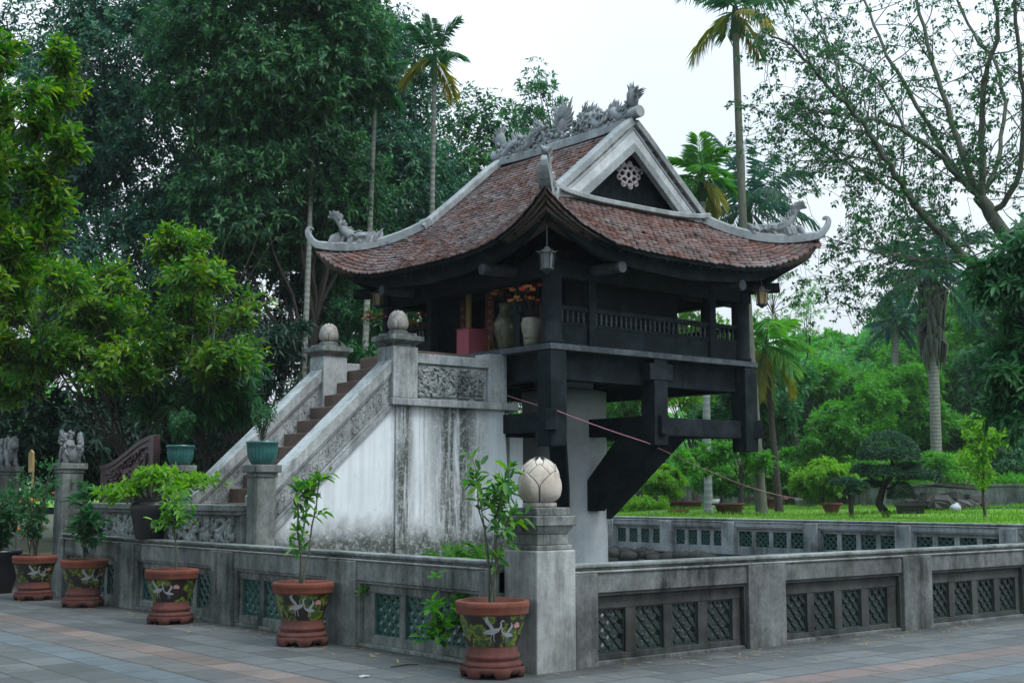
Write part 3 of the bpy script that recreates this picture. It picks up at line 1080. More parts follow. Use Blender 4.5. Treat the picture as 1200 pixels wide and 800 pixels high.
# ------------------------------------------------------------------ lotus finials
def lotus_mb(n=8):
    """unit lotus bud: height 1, base radius ~0.46"""
    b = MB()
    b.lathe([(0.0, 0.0), (0.26, 0.0), (0.36, 0.04), (0.425, 0.14), (0.452, 0.3), (0.445, 0.5), (0.395, 0.70), (0.295, 0.87), (0.15, 0.955), (0.0, 0.98)], 24)
    return b


def lotus_petals(seams=False):
    b = MB()
    def rad_at(z):
        return float(np.interp(z, [0, 0.04, 0.14, 0.3, 0.5, 0.70, 0.87, 0.965, 1.03], [0.27, 0.38, 0.45, 0.475, 0.465, 0.415, 0.315, 0.19, 0.02]))
    for row, (cnt, z0, z1, push, off, flare) in enumerate([(4, 0.0, 0.70, 0.075, 0.5, 0.075), (4, 0.12, 0.86, 0.030, 0.0, 0.035), (6, 0.42, 0.965, 0.016, 0.5, 0.03), (6, 0.66, 1.02, 0.006, 0.0, 0.02)]):
        half = math.pi / cnt * (0.975 if row == 0 else 0.97)
        for k in range(cnt):
            a0 = 2 * math.pi * (k + off) / cnt
            outer, inner = [], []
            nv, nu = 9, 8
            for i in range(nv + 1):
                v = i / nv
                sh = 1.0 if v < 0.5 else max(0.0, 1 - ((v - 0.5) / 0.5) ** 1.6)
                sh = max(sh, 0.02)
                z = z0 + (z1 - z0) * v
                ro, ri = [], []
                for j in range(nu + 1):
                    u = -1 + 2 * j / nu
                    a = a0 + half * sh * u
                    bulge = push * (1 - 0.35 * u * u) * (0.35 + 0.65 * math.sin(math.pi * min(1, v * 0.9 + 0.05))) - 0.012 * max(0.0, abs(u) - 0.8) / 0.2
                    r = rad_at(z) + bulge + flare * v ** 5
                    ro.append((r * math.cos(a), r * math.sin(a), z))
                    r2 = r - 0.02
                    ri.append((r2 * math.cos(a), r2 * math.sin(a), z + 0.004))
                outer.append(ro)
                inner.append(ri)
            rim_o = [r[0] for r in outer] + outer[-1][1:] + [r[-1] for r in outer[::-1]][1:]
            if seams:
                b.tube([(q[0] * 1.003, q[1] * 1.003, q[2]) for q in rim_o], 0.0085, 4, False)
                continue
            b.grid(outer)
            b.grid(inner, flip=True)
            # rim
            rim_i = [r[0] for r in inner] + inner[-1][1:] + [r[-1] for r in inner[::-1]][1:]
            b.grid([rim_o, rim_i])
    return b


ME_BUD = lotus_mb().mesh('bud_core', M['seam'])
ME_PET = lotus_petals().mesh('petals', M['lotus'])
ME_SEAM = lotus_petals(True).mesh('petal_seams', M['seam'])
ME_PET_OLD = lotus_petals().mesh('petals', M['lotus_old'])


def lotus(parent, loc, h, rz=0.0, old=False, fat=1.0):
    pe = link('lotus_finial', ME_PET_OLD if old else ME_PET, parent, loc, rz)
    pe.scale = (h * fat, h * fat, h)
    c = link('bud_core', ME_BUD, pe)
    link('petal_seams', ME_SEAM, pe)
    return pe


# ------------------------------------------------------------------ corner post
cpx, cpy = 7.90, 9.215
cp = thing('corner_post', 'square pale concrete corner post topped by a large carved lotus bud', 'post', (cpx, cpy, 0))
b = MB()
b.box(-0.235, 0.235, -0.235, 0.235, -0.3, 1.08)
b.build('post_shaft', M['post'], cp, 0.014)
b = MB()
b.box(-0.215, 0.215, -0.215, 0.215, 1.08, 1.125)
b.box(-0.185, 0.185, -0.185, 0.185, 1.125, 1.225)
b.frustum((0, 0), 0.375, 0.45, 1.225, 1.30)
b.box(-0.245, 0.245, -0.245, 0.245, 1.30, 1.39)
b.box(-0.20, 0.20, -0.20, 0.20, 1.39, 1.465)
b.build('stepped_capital', M['concrete'], cp, 0.010)
b = MB()
b.lathe([(0, 1.465), (0.155, 1.465), (0.16, 1.485), (0.155, 1.51), (0, 1.51)], 24)
b.build('finial_seat', M['lotus_old'], cp)
lotus(cp, (0, 0, 1.508), 0.415, rad(49.4 + 180), False, 0.95)

# ================================================================== STAIRCASE
st = thing('staircase', 'whitewashed masonry staircase with carved grey rails climbing to the pagoda', 'staircase', (10.7, 16.6, 0.55))
so = Vector(st.location)
def loc(mb):
    mb.v = [(v[0] - so.x, v[1] - so.y, v[2] - so.z) for v in mb.v]
    return mb
Yn, Yf = 15.5, 17.7
def rz_(x, off):
    return 1.77 + 0.92 * (x - 8.6) + off
b = MB()
poly = [(8.45, -0.6), (12.78, -0.6), (12.76, 1.0), (12.66, 2.0), (12.60, 2.93), (10.62, 2.93), (8.45, rz_(8.45, -0.70))]
b.ext(poly, 'xz', Yn + 0.03, Yn + 0.30)
b.ext(poly, 'xz', Yf - 0.30, Yf - 0.03)
b.box(12.3, 12.6, Yn + 0.301, Yf - 0.301, -0.6, 2.9)
b.box(12.79, 13.05, Yn + 0.12, Yn + 0.7, 0.3, 2.45)
loc(b).build('side_wall', M['plaster'], st)
b = MB()
b.ext([(10.58, -0.6), (10.80, -0.6), (10.80, 2.925), (10.58, 2.925)], 'xz', Yn - 0.005, Yn + 0.029)
loc(b).build('corner_strip', M['plaster'], st, 0.006)
b = MB()
x = 8.5
z = 1.25
while z < 3.74:
    b.box(x, 12.29, Yn + 0.301, Yf - 0.301, z - 0.25, z)
    x += 0.222
    z += 0.2045
loc(b).build('brick_steps', M['step'], st, 0.01)


def relief(mb, fn, w_, h_, n, seed, r=0.02, size=0.1):
    """carved scrolls on a panel; fn(u, v, d) maps panel coordinates (metres) and relief height to a point"""
    rr = random.Random(seed)
    for i in range(n):
        u0, v0 = rr.random() * w_, rr.random() * h_
        s0 = size * (0.5 + rr.random())
        a = rr.random() * 6.28
        tw = (1.5 + 2.5 * rr.random()) * rr.choice((-1, 1))
        pts, rs = [], []
        for k in range(7):
            t = k / 6
            rr_ = s0 * (1 - 0.75 * t)
            uu = min(w_ - r, max(r, u0 + rr_ * math.cos(a + tw * t)))
            vv = min(h_ - r, max(r, v0 + rr_ * math.sin(a + tw * t)))
            pts.append(fn(uu, vv, r * 0.3 + 0.012 * math.sin(3 * t)))
            rs.append(r * (0.65 + 0.6 * math.sin(math.pi * t)))
        mb.tube(pts, rs, 5)


for Yc_, sgn in ((Yn, -1), (Yf, 1)):
    y0, y1 = (Yc_ - 0.03, Yc_ + 0.31) if sgn < 0 else (Yc_ - 0.31, Yc_ + 0.03)
    b = MB()
    xa, xb = 8.36, 10.52
    b.ext([(xa, rz_(xa, -0.19)), (xb, rz_(xb, -0.19)), (xb, rz_(xb, 0)), (xa, rz_(xa, 0))], 'xz', y0, y1)
    b.ext([(xa, rz_(xa, -0.24)), (xb, rz_(xb, -0.24)), (xb, rz_(xb, -0.192)), (xa, rz_(xa, -0.192))], 'xz', y0 + 0.025, y1 - 0.025)
    b.ext([(xa, rz_(xa, -0.58)), (xb, rz_(xb, -0.58)), (xb, rz_(xb, -0.242)), (xa, rz_(xa, -0.242))], 'xz', y0 + 0.06, y1 - 0.06)
    b.ext([(xa, rz_(xa, -0.64)), (xb, rz_(xb, -0.64)), (xb, rz_(xb, -0.582)), (xa, rz_(xa, -0.582))], 'xz', y0 + 0.03, y1 - 0.03)
    b.ext([(xa, rz_(xa, -0.73)), (xb, rz_(xb, -0.73)), (xb, rz_(xb, -0.642)), (xa, rz_(xa, -0.642))], 'xz', y0 + 0.005, y1 - 0.005)
    rail = loc(b).build('stair_rail', M['concrete_pale'], st, 0.008)
    b = MB()
    fy = y0 + 0.058
    relief(b, lambda u, v, d: (xa + u, fy - d * 0.35, rz_(xa + u, -0.56 + v)), xb - xa, 0.3, 190, 11, 0.0055, 0.085)
    fy2 = y1 - 0.058
    relief(b, lambda u, v, d: (xa + u, fy2 + d * 0.35, rz_(xa + u, -0.56 + v)), xb - xa, 0.3, 190, 12, 0.0055, 0.085)
    loc(b).build('scroll_relief', M['concrete_pale'], rail)
    # newel
    nx = 10.69
    ny = (y0 + y1) / 2
    b = MB()
    b.box(nx - 0.215, nx + 0.215, ny - 0.212, ny + 0.212, 2.957, 3.70)
    nw = loc(b).build('newel_post', M['concrete_pale'], st, 0.012)
    b = MB()
    b.box(nx - 0.19, nx + 0.19, ny - 0.19, ny + 0.19, 3.70, 3.735)
    b.frustum((nx, ny), 0.40, 0.54, 3.735, 3.785)
    b.box(nx - 0.28, nx + 0.28, ny - 0.28, ny + 0.28, 3.785, 3.855)
    b.box(nx - 0.2, nx + 0.2, ny - 0.2, ny + 0.2, 3.855, 3.90)
    b.lathe([(0, 0), (0.14, 0), (0.15, 0.02), (0.14, 0.045), (0, 0.045)], 20, (nx, ny, 3.90))
    loc(b).build('newel_cap', M['concrete'], nw, 0.006)
    lotus(nw, (nx - so.x, ny - so.y, 3.943 - so.z), 0.305, rad(57 + 180), True, 0.96)
    # landing parapet
    b = MB()
    b.box(10.915, 12.24, y0 + 0.05, y1 - 0.05, 2.93, 3.475)
    b.box(10.912, 12.24, y0 - 0.01, y1 + 0.01, 3.476, 3.62)
    b.box(10.46, 12.80, y0 - 0.055, y1 + 0.055, 2.85, 2.955)
    par = loc(b).build('landing_parapet', M['concrete_pale'], st, 0.01)
    b = MB()
    relief(b, lambda u, v, d: (10.95 + u, y0 + 0.048 - d, 2.99 + v), 1.26, 0.46, 190, 21, 0.02, 0.08)
    loc(b).build('scroll_relief', M['mouldy'], par)
    b = MB()
    b.box(12.242, 12.60, y0 - 0.012, y1 + 0.012, 2.956, 3.70)
    loc(b).build('end_post', M['concrete_pale'], st, 0.012)

# ------------------------------------------------------------------ low carved wall, its posts and the lion posts
cw = thing('carved_wall', 'low grey wall with carved scroll panel at the foot of the staircase', 'wall', (8.02, 17.6, 0.56))
b = MB()
b.box(-0.10, 0.10, -2.55, 2.75, -0.9, 0.75)
b.box(-0.15, 0.15, -2.55, 2.75, -0.9, 0.14)
b.box(-0.16, 0.16, -2.55, 2.75, 0.752, 0.80)
b.box(-0.20, 0.20, -2.55, 2.75, 0.802, 0.885)
b.build('wall_body', M['concrete'], cw, 0.01)
b = MB()
relief(b, lambda u, v, d: (-0.10 - d, -2.4 + u, 0.18 + v), 5.0, 0.54, 330, 31, 0.03, 0.13)
b.build('scroll_relief', M['mouldy'], cw)


def gate_pier(nm, label, x, y, half, ztop, cat='post'):
    t = thing(nm, label, cat, (x, y, 0))
    b = MB()
    b.box(-half, half, -half, half, -0.3, ztop - 0.16)
    b.build('post_shaft', M['concrete'], t, 0.015)
    b = MB()
    b.box(-half - 0.015, half + 0.015, -half - 0.015, half + 0.015, ztop - 0.158, ztop - 0.10)
    b.box(-half - 0.05, half + 0.05, -half - 0.05, half + 0.05, ztop - 0.098, ztop)
    b.build('post_cap', M['concrete'], t, 0.012)
    return t


gate_pier('gate_post', 'thick mossy newel post carrying the nearer teal pot', 8.06, 14.80, 0.135, 1.95)
gate_pier('gate_post', 'grey newel post carrying the farther teal pot, beyond the stair foot', 8.46, 18.02, 0.135, 2.0)


def lion(parent, z0, facing, seed):
    rr = random.Random(seed)
    b = MB()
    # plinth is local x = width (along the wall), animal faces +x
    b.ball((-0.12, 0, 0.16), 0.17, 12, (1.1, 0.8, 0.95))
    b.ball((0.06, 0, 0.24), 0.15, 12, (0.95, 0.8, 1.25))
    b.ball((0.20, 0.0, 0.42), 0.125, 12, (1.05, 0.95, 1.0))
    b.ball((0.31, 0, 0.385), 0.075, 10, (1.0, 1.0, 0.8))
    for sy in (-1, 1):
        b.tube([(0.12, sy * 0.08, 0.28), (0.17, sy * 0.09, 0.14), (0.16, sy * 0.09, 0.03), (0.24, sy * 0.09, 0.03)], [0.06, 0.05, 0.045, 0.04], 8)
        b.tube([(-0.1, sy * 0.1, 0.18), (-0.02, sy * 0.13, 0.10), (-0.10, sy * 0.13, 0.03), (0.0, sy * 0.13, 0.03)], [0.09, 0.07, 0.05, 0.04], 8)
        b.cone((0.17, sy * 0.07, 0.5), (0.13, sy * 0.1, 0.6), 0.035)
        b.ball((0.28, sy * 0.055, 0.46), 0.026, 6)
    for k in range(46):
        a = rr.random() * 6.28
        zz = 0.28 + rr.random() * 0.26
        b.ball((0.13 + 0.11 * math.cos(a) * 0.9, 0.12 * math.sin(a), zz), 0.03 + 0.018 * rr.random(), 6)
    for k in range(16):
        t = k / 15
        b.ball((-0.27 - 0.05 * math.sin(3 * t), rr.uniform(-0.03, 0.03), 0.16 + 0.34 * t), 0.06 - 0.02 * t + 0.02 * rr.random(), 6)
    for k in range(20):
        b.ball((rr.uniform(-0.25, 0.05), rr.uniform(-0.13, 0.13), rr.uniform(0.2, 0.33)), 0.03 + .02 * rr.random(), 6)
    o = b.build('lion_carving', M['stone_grey'], parent, loc=(0, 0, z0))
    o.rotation_euler = (0, 0, facing)
    o.scale = (0.80, 0.85, 0.95)
    return o


lp = gate_pier('lion_post', 'carved stone gate post with crouching lion behind the citrus tree', 8.05, 21.3, 0.175, 2.08)
lion(lp, 2.08, rad(105), 1)
lp = gate_pier('lion_post', 'leftmost stone gate post with lion, cut by the frame', 8.05, 24.35, 0.175, 2.08)
lion(lp, 2.08, rad(-80), 2)

gp = thing('wooden_gate', 'dark red carved wooden gate leaf with curved top beside lion post', 'gate', (8.3, 18.55, 0.56))
b = MB()
N_ = 14
top = [(0.06 + 1.94 * i / N_, 1.86 - 0.40 * (1 - math.cos(math.pi * (i / N_) ** 0.9)) / 2 - 0.02 * i / N_) for i in range(N_ + 1)]
b.ext([(0.06, -0.1), (2.0, -0.1)] + top[::-1], 'yz', -0.03, 0.03)
b.build('gate_leaf', M['wood_red'], gp, 0.006)
b = MB()
b.box(-0.055, 0.055, -0.06, 0.06, -0.1, 1.90)
b.box(-0.045, 0.045, 0.06, 2.0, 0.92, 1.03)
for i in range(N_):
    b.beam((0, top[i][0], top[i][1]), (0, top[i + 1][0], top[i + 1][1]), 0.09, 0.07)
b.build('gate_frame', M['wood_red'], gp, 0.006)
b = MB()
def gfn(u, v, d):
    tz = np.interp(0.2 + u, [p[0] for p in top], [p[1] for p in top]) - 0.1
    return (-0.03 - d, 0.2 + u, 1.08 + v * max(0.05, (tz - 1.08)) / 0.7)
relief(b, gfn, 1.5, 0.7, 90, 41, 0.018, 0.1)
relief(b, lambda u, v, d: (-0.03 - d, 0.15 + u, 0.1 + v), 1.7, 0.75, 90, 42, 0.018, 0.12)
b.build('gate_carving', M['wood_red'], gp)
p = pix(37, 540, 27.6)
b = MB()
b.ext([(-0.12, -0.22), (0.11, -0.24), (0.15, 0.16), (0.03, 0.24), (-0.10, 0.18)], 'yz', -0.02, 0.02)
b.box(0.022, 0.06, -0.02, 0.02, 0.3 - p.z, 0.1)
bo = b.build('notice_board', M['cream'], loc=p)
tag(bo, 'small cream board on a stake between the two lion posts', 'board')

# ================================================================== PAGODA
XC, YC = 14.82, 16.64
pg = thing('pagoda', 'dark timber pagoda with curved red tiled roof standing on one stone pillar', 'pagoda', (XC, YC, 0))
# --- everything below is in pagoda coordinates (origin = pillar axis at courtyard level)
FL = 3.79
HW = 2.31

b = MB()
b.lathe([(0.0, -1.1), (0.735, -1.1), (0.735, 0.2), (0.725, 1.8), (0.72, 3.1), (0.72, 3.3), (0.0, 3.3)], 40)
b.build('stone_pillar', M['pillar'], pg)
b = MB()
b.box(-0.36, 0.36, -0.36, 0.36, 3.3, 3.66)
b.build('pillar_head', M['pillar'], pg, 0.01)

# floor
b = MB()
b.box(-HW - 0.02, HW + 0.02, -HW - 0.02, HW + 0.02, 3.70, FL)
b.build('floor_deck', M['wood_grey'], pg, 0.008)
b = MB()
for s_ in (-1, 1):
    b.box(-HW + 0.10, HW - 0.10, s_ * (HW - 0.30) - 0.09, s_ * (HW - 0.30) + 0.09, 3.28, 3.698)
    b.box(s_ * (HW - 0.30) - 0.09, s_ * (HW - 0.30) + 0.09, -HW + 0.40, HW - 0.40, 3.28, 3.698)
for k in range(-4, 5):
    b.box(k * 0.42 - 0.06, k * 0.42 + 0.06, -HW + 0.40, HW - 0.40, 3.48, 3.697)
b.build('floor_beams', M['wood'], pg, 0.008)

# hanging posts, spokes and struts under the floor
ends = [(-2.16, -2.16, 1), (0, -2.16, 0), (2.16, -2.16, 1), (2.16, 0, 0), (2.16, 2.16, 1), (0, 2.16, 0), (-2.16, 2.16, 1), (-2.16, 0, 0)]
for (ex, ey, corner) in ends:
    b = MB()
    hw = 0.155 if corner else 0.15
    zb = 2.28 if corner else 2.34
    b.box(ex - hw, ex + hw, ey - hw, ey + hw, zb, 3.697)
    post = b.build('hanging_post', M['wood'], pg, 0.012)
    if not corner:
        c = MB()
        ax = (1 if ex else 0)
        c.box(ex - hw - 0.10 * (1 - ax) - .01, ex + hw + 0.10 * (1 - ax) + .01, ey - hw - 0.1 * ax - .01, ey + hw + 0.1 * ax + .01, 3.36, 3.62)
        c.build('post_block', M['wood'], post, 0.01)
    d = Vector((ex, ey, 0)).normalized()
    L = math.hypot(ex, ey)
    b = MB()
    b.beam(d * 0.60 + Vector((0, 0, 2.66)), d * (L + (0.28 if corner else 0.24)) + Vector((0, 0, 2.66)), 0.17, 0.30)
    b.build('spoke_beam', M['wood'], pg, 0.01)
    # strut: from the pillar face up to the spoke near the post
    b = MB()
    r0, r1 = 0.66, L - 0.10
    if corner:
        z0a, z0b = 1.16, 1.60
        prof = [(r0, z0a), (r0, z0b), (r0 + 0.90, 2.505), (r0 + 1.40, 2.505), (r0 + 0.14, z0a)]
    else:
        z0a, z0b = 1.30, 1.76
        prof = [(r0, z0a), (r0, z0b), (r0 + 0.8, 2.505), (r1 + 0.12, 2.505), (r1 + 0.12, 2.38), (r0 + 0.20, z0a)]
    l_ = Vector((-d.y, d.x, 0))
    vs = [d * p[0] + Vector((0, 0, p[1])) - l_ * 0.13 for p in prof] + [d * p[0] + Vector((0, 0, p[1])) + l_ * 0.13 for p in prof]
    n = len(prof)
    b.add(vs, [tuple(range(n)), tuple(range(2 * n - 1, n - 1, -1))] + [(i, i + n, (i + 1) % n + n, (i + 1) % n) for i in range(n)])
    b.build('strut', M['wood'], pg, 0.01)
# ring beams between posts
for q in ((0.16, 2.00, -2.22, -2.08), (2.32, 2.46, -2.22, -2.08), (-2.24, -2.10, -2.0, -0.16), (-2.24, -2.10, 0.16, 2.0), (-2.0, -0.16, 2.08, 2.22), (0.16, 2.0, 2.08, 2.22)):
    MB().box(*q, 2.50, 2.79).build('ring_beam', M['wood'], pg, 0.01)

# columns of the gallery
CT = 5.05
for sx_ in (-1, 1):
    for sy_ in (-1, 1):
        b = MB()
        b.lathe([(0, FL), (0.175, FL), (0.175, FL + 0.06), (0.15, FL + 0.09), (0.15, CT), (0, CT)], 20, (sx_ * 2.13, sy_ * 2.13, 0))
        b.build('corner_column', M['wood_grey'] if False else M['wood'], pg)
INN = 1.36
for s_ in (-1, 1):
    for q in (-1, 1):
        for axis in (0, 1):
            b = MB()
            if axis == 0:
                b.box(q * INN - 0.075, q * INN + 0.075, s_ * 2.13 - 0.075, s_ * 2.13 + 0.075, FL, CT)
            else:
                b.box(s_ * 2.13 - 0.075, s_ * 2.13 + 0.075, q * (INN if s_ > 0 else (1.40 if q < 0 else 0.92)) - 0.07, q * (INN if s_ > 0 else (1.40 if q < 0 else 0.92)) + 0.07, FL, CT)
            b.build('gallery_post', M['wood'], pg, 0.008)


def railing(axis, s_, lo, hi):
    """turned-baluster railing on one gallery bay"""
    b = MB()
    y = s_ * 2.13
    def bx(a0, a1, w_, z0, z1):
        if axis == 0:
            b.box(a0, a1, y - w_, y + w_, z0, z1)
        else:
            b.box(y - w_, y + w_, a0, a1, z0, z1)
    bx(lo, hi, 0.045, 4.33, 4.40)
    bx(lo, hi, 0.032, 4.10, 4.15)
    bx(lo, hi, 0.022, FL + 0.05, 4.099)
    bx(lo, hi, 0.04, FL + 0.001, FL + 0.05)
    r_ = b.build('railing', M['wood'], pg, 0.005)
    n = max(2, int((hi - lo) / 0.105))
    c = MB()
    for i in range(n):
        a = lo + (i + 0.5) * (hi - lo) / n
        ctr = (a, y, 0) if axis == 0 else (y, a, 0)
        c.lathe([(0.014, 4.15), (0.022, 4.17), (0.012, 4.19), (0.025, 4.235), (0.012, 4.285), (0.022, 4.31), (0.014, 4.33)], 6, ctr)
    c.build('balusters', M['wood_grey'], r_)


for s_ in (-1, 1):
    railing(0, s_, -INN + 0.077, INN - 0.077)
    railing(0, s_, -1.98, -INN - 0.077)
    railing(0, s_, INN + 0.077, 1.98)
railing(1, 1, -INN + 0.077, INN - 0.077)
railing(1, 1, -1.98, -INN - 0.077)
railing(1, 1, INN + 0.077, 1.98)
railing(1, -1, 1.0, 1.98)

# shrine room inside the gallery
b = MB()
b.box(-1.50, 1.02, -1.72, -1.64, FL + 0.001, CT - 0.01)
b.box(0.94, 1.02, -1.638, 1.70, FL + 0.001, CT - 0.01)
b.box(-1.50, 0.939, 1.62, 1.70, FL + 0.001, CT - 0.01)
b.box(-1.50, -1.42, 0.95, 1.619, FL + 0.001, CT - 0.01)
b.box(-1.50, -1.42, -1.638, -1.35, FL + 0.001, CT - 0.01)
b.box(-1.502, -1.42, -1.349, 0.949, 4.80, CT - 0.011)
b.box(-1.0, -0.92, -1.6, 1.6, FL + 0.002, CT - 0.012)
b.build('shrine_wall', M['wood'], pg, 0.006)
for (yy, hw, z0, z1, mm) in ((0.85, 0.07, 3.9, 4.85, 'red_cloth'), (0.70, 0.06, 4.2, 4.95, 'gold'), (0.12, 0.11, 4.05, 4.95, 'red_cloth'), (-1.2, 0.05, 3.95, 4.6, 'red_cloth')):
    b = MB()
    b.box(-1.545, -1.512, yy - hw, yy + hw, z0, z1)
    bo = b.build('couplet_board', M[mm], pg, 0.004)
    if mm == 'red_cloth' and hw > 0.06:
        c = MB()
        rr = random.Random(int(yy * 100))
        for k in range(6):
            zc = z0 + 0.1 + k * 0.14
            for q in range(5):
                u, v = rr.uniform(-0.05, 0.05) * hw / 0.07 * 0.8, rr.uniform(-0.045, 0.045)
                if rr.random() < 0.5:
                    c.box(-1.5475, -1.5455, yy + u * 0.5 - 0.03, yy + u * 0.5 + 0.03, zc + v - 0.004, zc + v + 0.004)
                else:
                    c.box(-1.5485, -1.5465, yy + u - 0.004, yy + u + 0.004, zc - 0.03, zc + 0.035)
        c.build('gilt_characters', M['gold'], bo)
b = MB()
b.box(-1.40, -1.05, -1.28, 0.55, FL + 0.01, 4.35)
al = b.build('altar_table', M['red_cloth'], pg, 0.01)
b = MB()
relief(b, lambda u, v, d: (-1.405 - d, -1.25 + u, FL + 0.08 + v), 1.75, 0.42, 110, 51, 0.014, 0.07)
b.build('gilt_carving', M['gold'], al)

# ---------------------------------------------------------------- roof surface
def prof(r):
    return 7.62 - 0.90 * r + 0.032 * r * r
def roofz(r, a):
    t = min(1.0, abs(a) / max(r, 0.3))
    g = min(1.0, max(0.0, (r - 1.6) / 1.43)) ** 2.2
    return prof(r) + 0.70 * t ** 3.8 * g
def flare(r, a):
    t = min(1.0, abs(a) / max(r, 0.3))
    g = min(1.0, max(0.0, (r - 1.6) / 1.45))
    return r + 0.075 * t ** 3 * g
RE = 3.03
RG = 1.66
FACES = [(-1, 0), (0, -1), (1, 0), (0, 1)]        # outward direction
def alim(f, r):
    if f[0] != 0 and r < RG + 0.12:
        return 1.76
    return r
def W(f, r, a, dz=0.0):
    """point on roof face f at distance r out and a along the eave"""
    o_ = flare(r, a)
    k = o_ / r if r > 0.5 else 1.0
    aa = a * (1 + (k - 1) * min(1, abs(a) / max(r, .3)))
    ox, oy = f
    tx, ty = -oy, ox
    return Vector((ox * o_ + tx * aa, oy * o_ + ty * aa, roofz(r, a) + dz))


tiles = MB()
rr = random.Random(11)
EXP = 0.108
for f in FACES:
    rmin = 0.10 if f[0] != 0 else RG - 0.02
    nrow = int((RE - rmin) / (EXP * 0.78))
    for i in range(nrow + 1):
        rlow = RE + 0.035 - i * (RE - rmin) / nrow
        rup = rlow - 0.125
        if rup < rmin - 0.06:
            continue
        lim = alim(f, max(rlow, rmin))
        wd = 0.128
        n = int(2 * lim / wd) + 2
        for j in range(-n // 2 - 1, n // 2 + 2):
            ac = (j + (0.5 if i % 2 else 0)) * wd + rr.gauss(0, 0.004)
            if abs(ac) > lim - 0.02:
                continue
            hw = wd * 0.485
            tl = rr.gauss(0, 0.006)
            jl = rr.gauss(0, 0.006)
            if rr.random() < 0.02:
                jl += 0.02 + 0.03 * rr.random()
                tl *= 3
            up = 0.034 + rr.random() * 0.014
            p1, p2 = W(f, max(rup, 0.03), ac - hw, 0.004), W(f, max(rup, 0.03), ac + hw, 0.004)
            q1 = W(f, rlow + jl - 0.022, ac - hw, up + tl)
            qm1 = W(f, rlow + jl, ac - hw * 0.45, up + tl * 0.4)
            qm2 = W(f, rlow + jl, ac + hw * 0.45, up - tl * 0.4)
            q2 = W(f, rlow + jl - 0.022, ac + hw, up - tl)
            dn = Vector((0, 0, -0.024))
            tiles.add([p1, p2, q2, qm2, qm1, q1, q2 + dn, qm2 + dn, qm1 + dn, q1 + dn],
                      [(0, 1, 2, 3, 4, 5)[::-1], (2, 6, 7, 3)[::-1], (3, 7, 8, 4)[::-1], (4, 8, 9, 5)[::-1], (0, 5, 9)[::-1], (1, 6, 2)[::-1]])
rt = tiles.build('roof_tiles', M['tile'], pg)

# boarding under the tiles (seen from below) with its eave edge
b = MB()
for f in FACES:
    rmin = 0.0 if f[0] != 0 else RG - 0.03
    rs = [rmin + (RE - 0.02 - rmin) * i / 16 for i in range(17)]
    up_, lo_ = [], []
    for r in rs:
        lim = alim(f, r) if r > 0.05 else 1.76
        row, row2 = [], []
        for j in range(25):
            a = lim * (-1 + 2 * j / 24)
            row.append(W(f, r, a, -0.004))
            row2.append(W(f, r, a, -0.075))
        up_.append(row)
        lo_.append(row2)
    b.grid(up_, flip=False)
    b.grid(lo_, flip=True)
    b.grid([up_[-1], lo_[-1]])
b.build('roof_boarding', M['wood'], pg)
for f in FACES:
    for j in range(-11, 12):
        a = j * 0.25
        b = MB()
        r0 = max(abs(a) + 0.05, 1.5)
        if r0 < 2.9:
            pts = [W(f, r0 + (2.96 - r0) * i / 5, a, -0.115) for i in range(6)]
            for i in range(5):
                b.beam(pts[i], pts[i + 1], 0.065, 0.075)
            b.build('rafter', M['wood'], pg)

# curved eave beams set in from the tile edge, and the log ends carrying them
b = MB()
for f in FACES:
    rows = []
    for j in range(33):
        a = 2.92 * (-1 + 2 * j / 32)
        r = 2.74
        t_ = abs(a) / 2.92
        ox, oy = f
        tx, ty = -oy, ox
        zz = prof(2.86) - 0.06 + 0.60 * t_ ** 3.8
        o1 = 2.80 + 0.12 * t_ ** 3
        h_ = 0.33 - 0.12 * t_
        P = lambda q, z_: Vector((ox * q + tx * a, oy * q + ty * a, z_))
        rows.append([P(o1, zz), P(o1, zz - h_), P(o1 - 0.10, zz - h_), P(o1 - 0.10, zz), P(o1, zz)])
    b.grid(rows, smooth=False)
b.build('eave_beam', M['wood'], pg)
for f in FACES:
    ox, oy = f
    tx, ty = -oy, ox
    for q in (-INN, INN):
        p0 = Vector((ox * 1.6 + tx * q, oy * 1.6 + ty * q, 4.99))
        p1 = Vector((ox * 2.86 + tx * q, oy * 2.86 + ty * q, 4.95))
        MB().tube([p0, p1], [0.09, 0.085], 14).build('bracket_arm', M['wood_grey'], pg, 0.01)
for sx_ in (-1, 1):
    for sy_ in (-1, 1):
        MB().tube([Vector((sx_ * 1.3, sy_ * 1.3, 5.0)), Vector((sx_ * 2.6, sy_ * 2.6, 5.06))], [0.09, 0.09], 14).build('bracket_arm', M['wood'], pg, 0.01)
b = MB()
for s_ in (-1, 1):
    b.box(-2.3, 2.3, s_ * 2.13 - 0.10, s_ * 2.13 + 0.10, 4.80, 5.06)
    b.box(s_ * 2.13 - 0.10, s_ * 2.13 + 0.10, -2.02, 2.02, 4.801, 5.061)
b.box(-2.1, 2.1, -2.1, 2.1, 5.10, 5.14)
b.build('wall_plate', M['wood'], pg, 0.01)

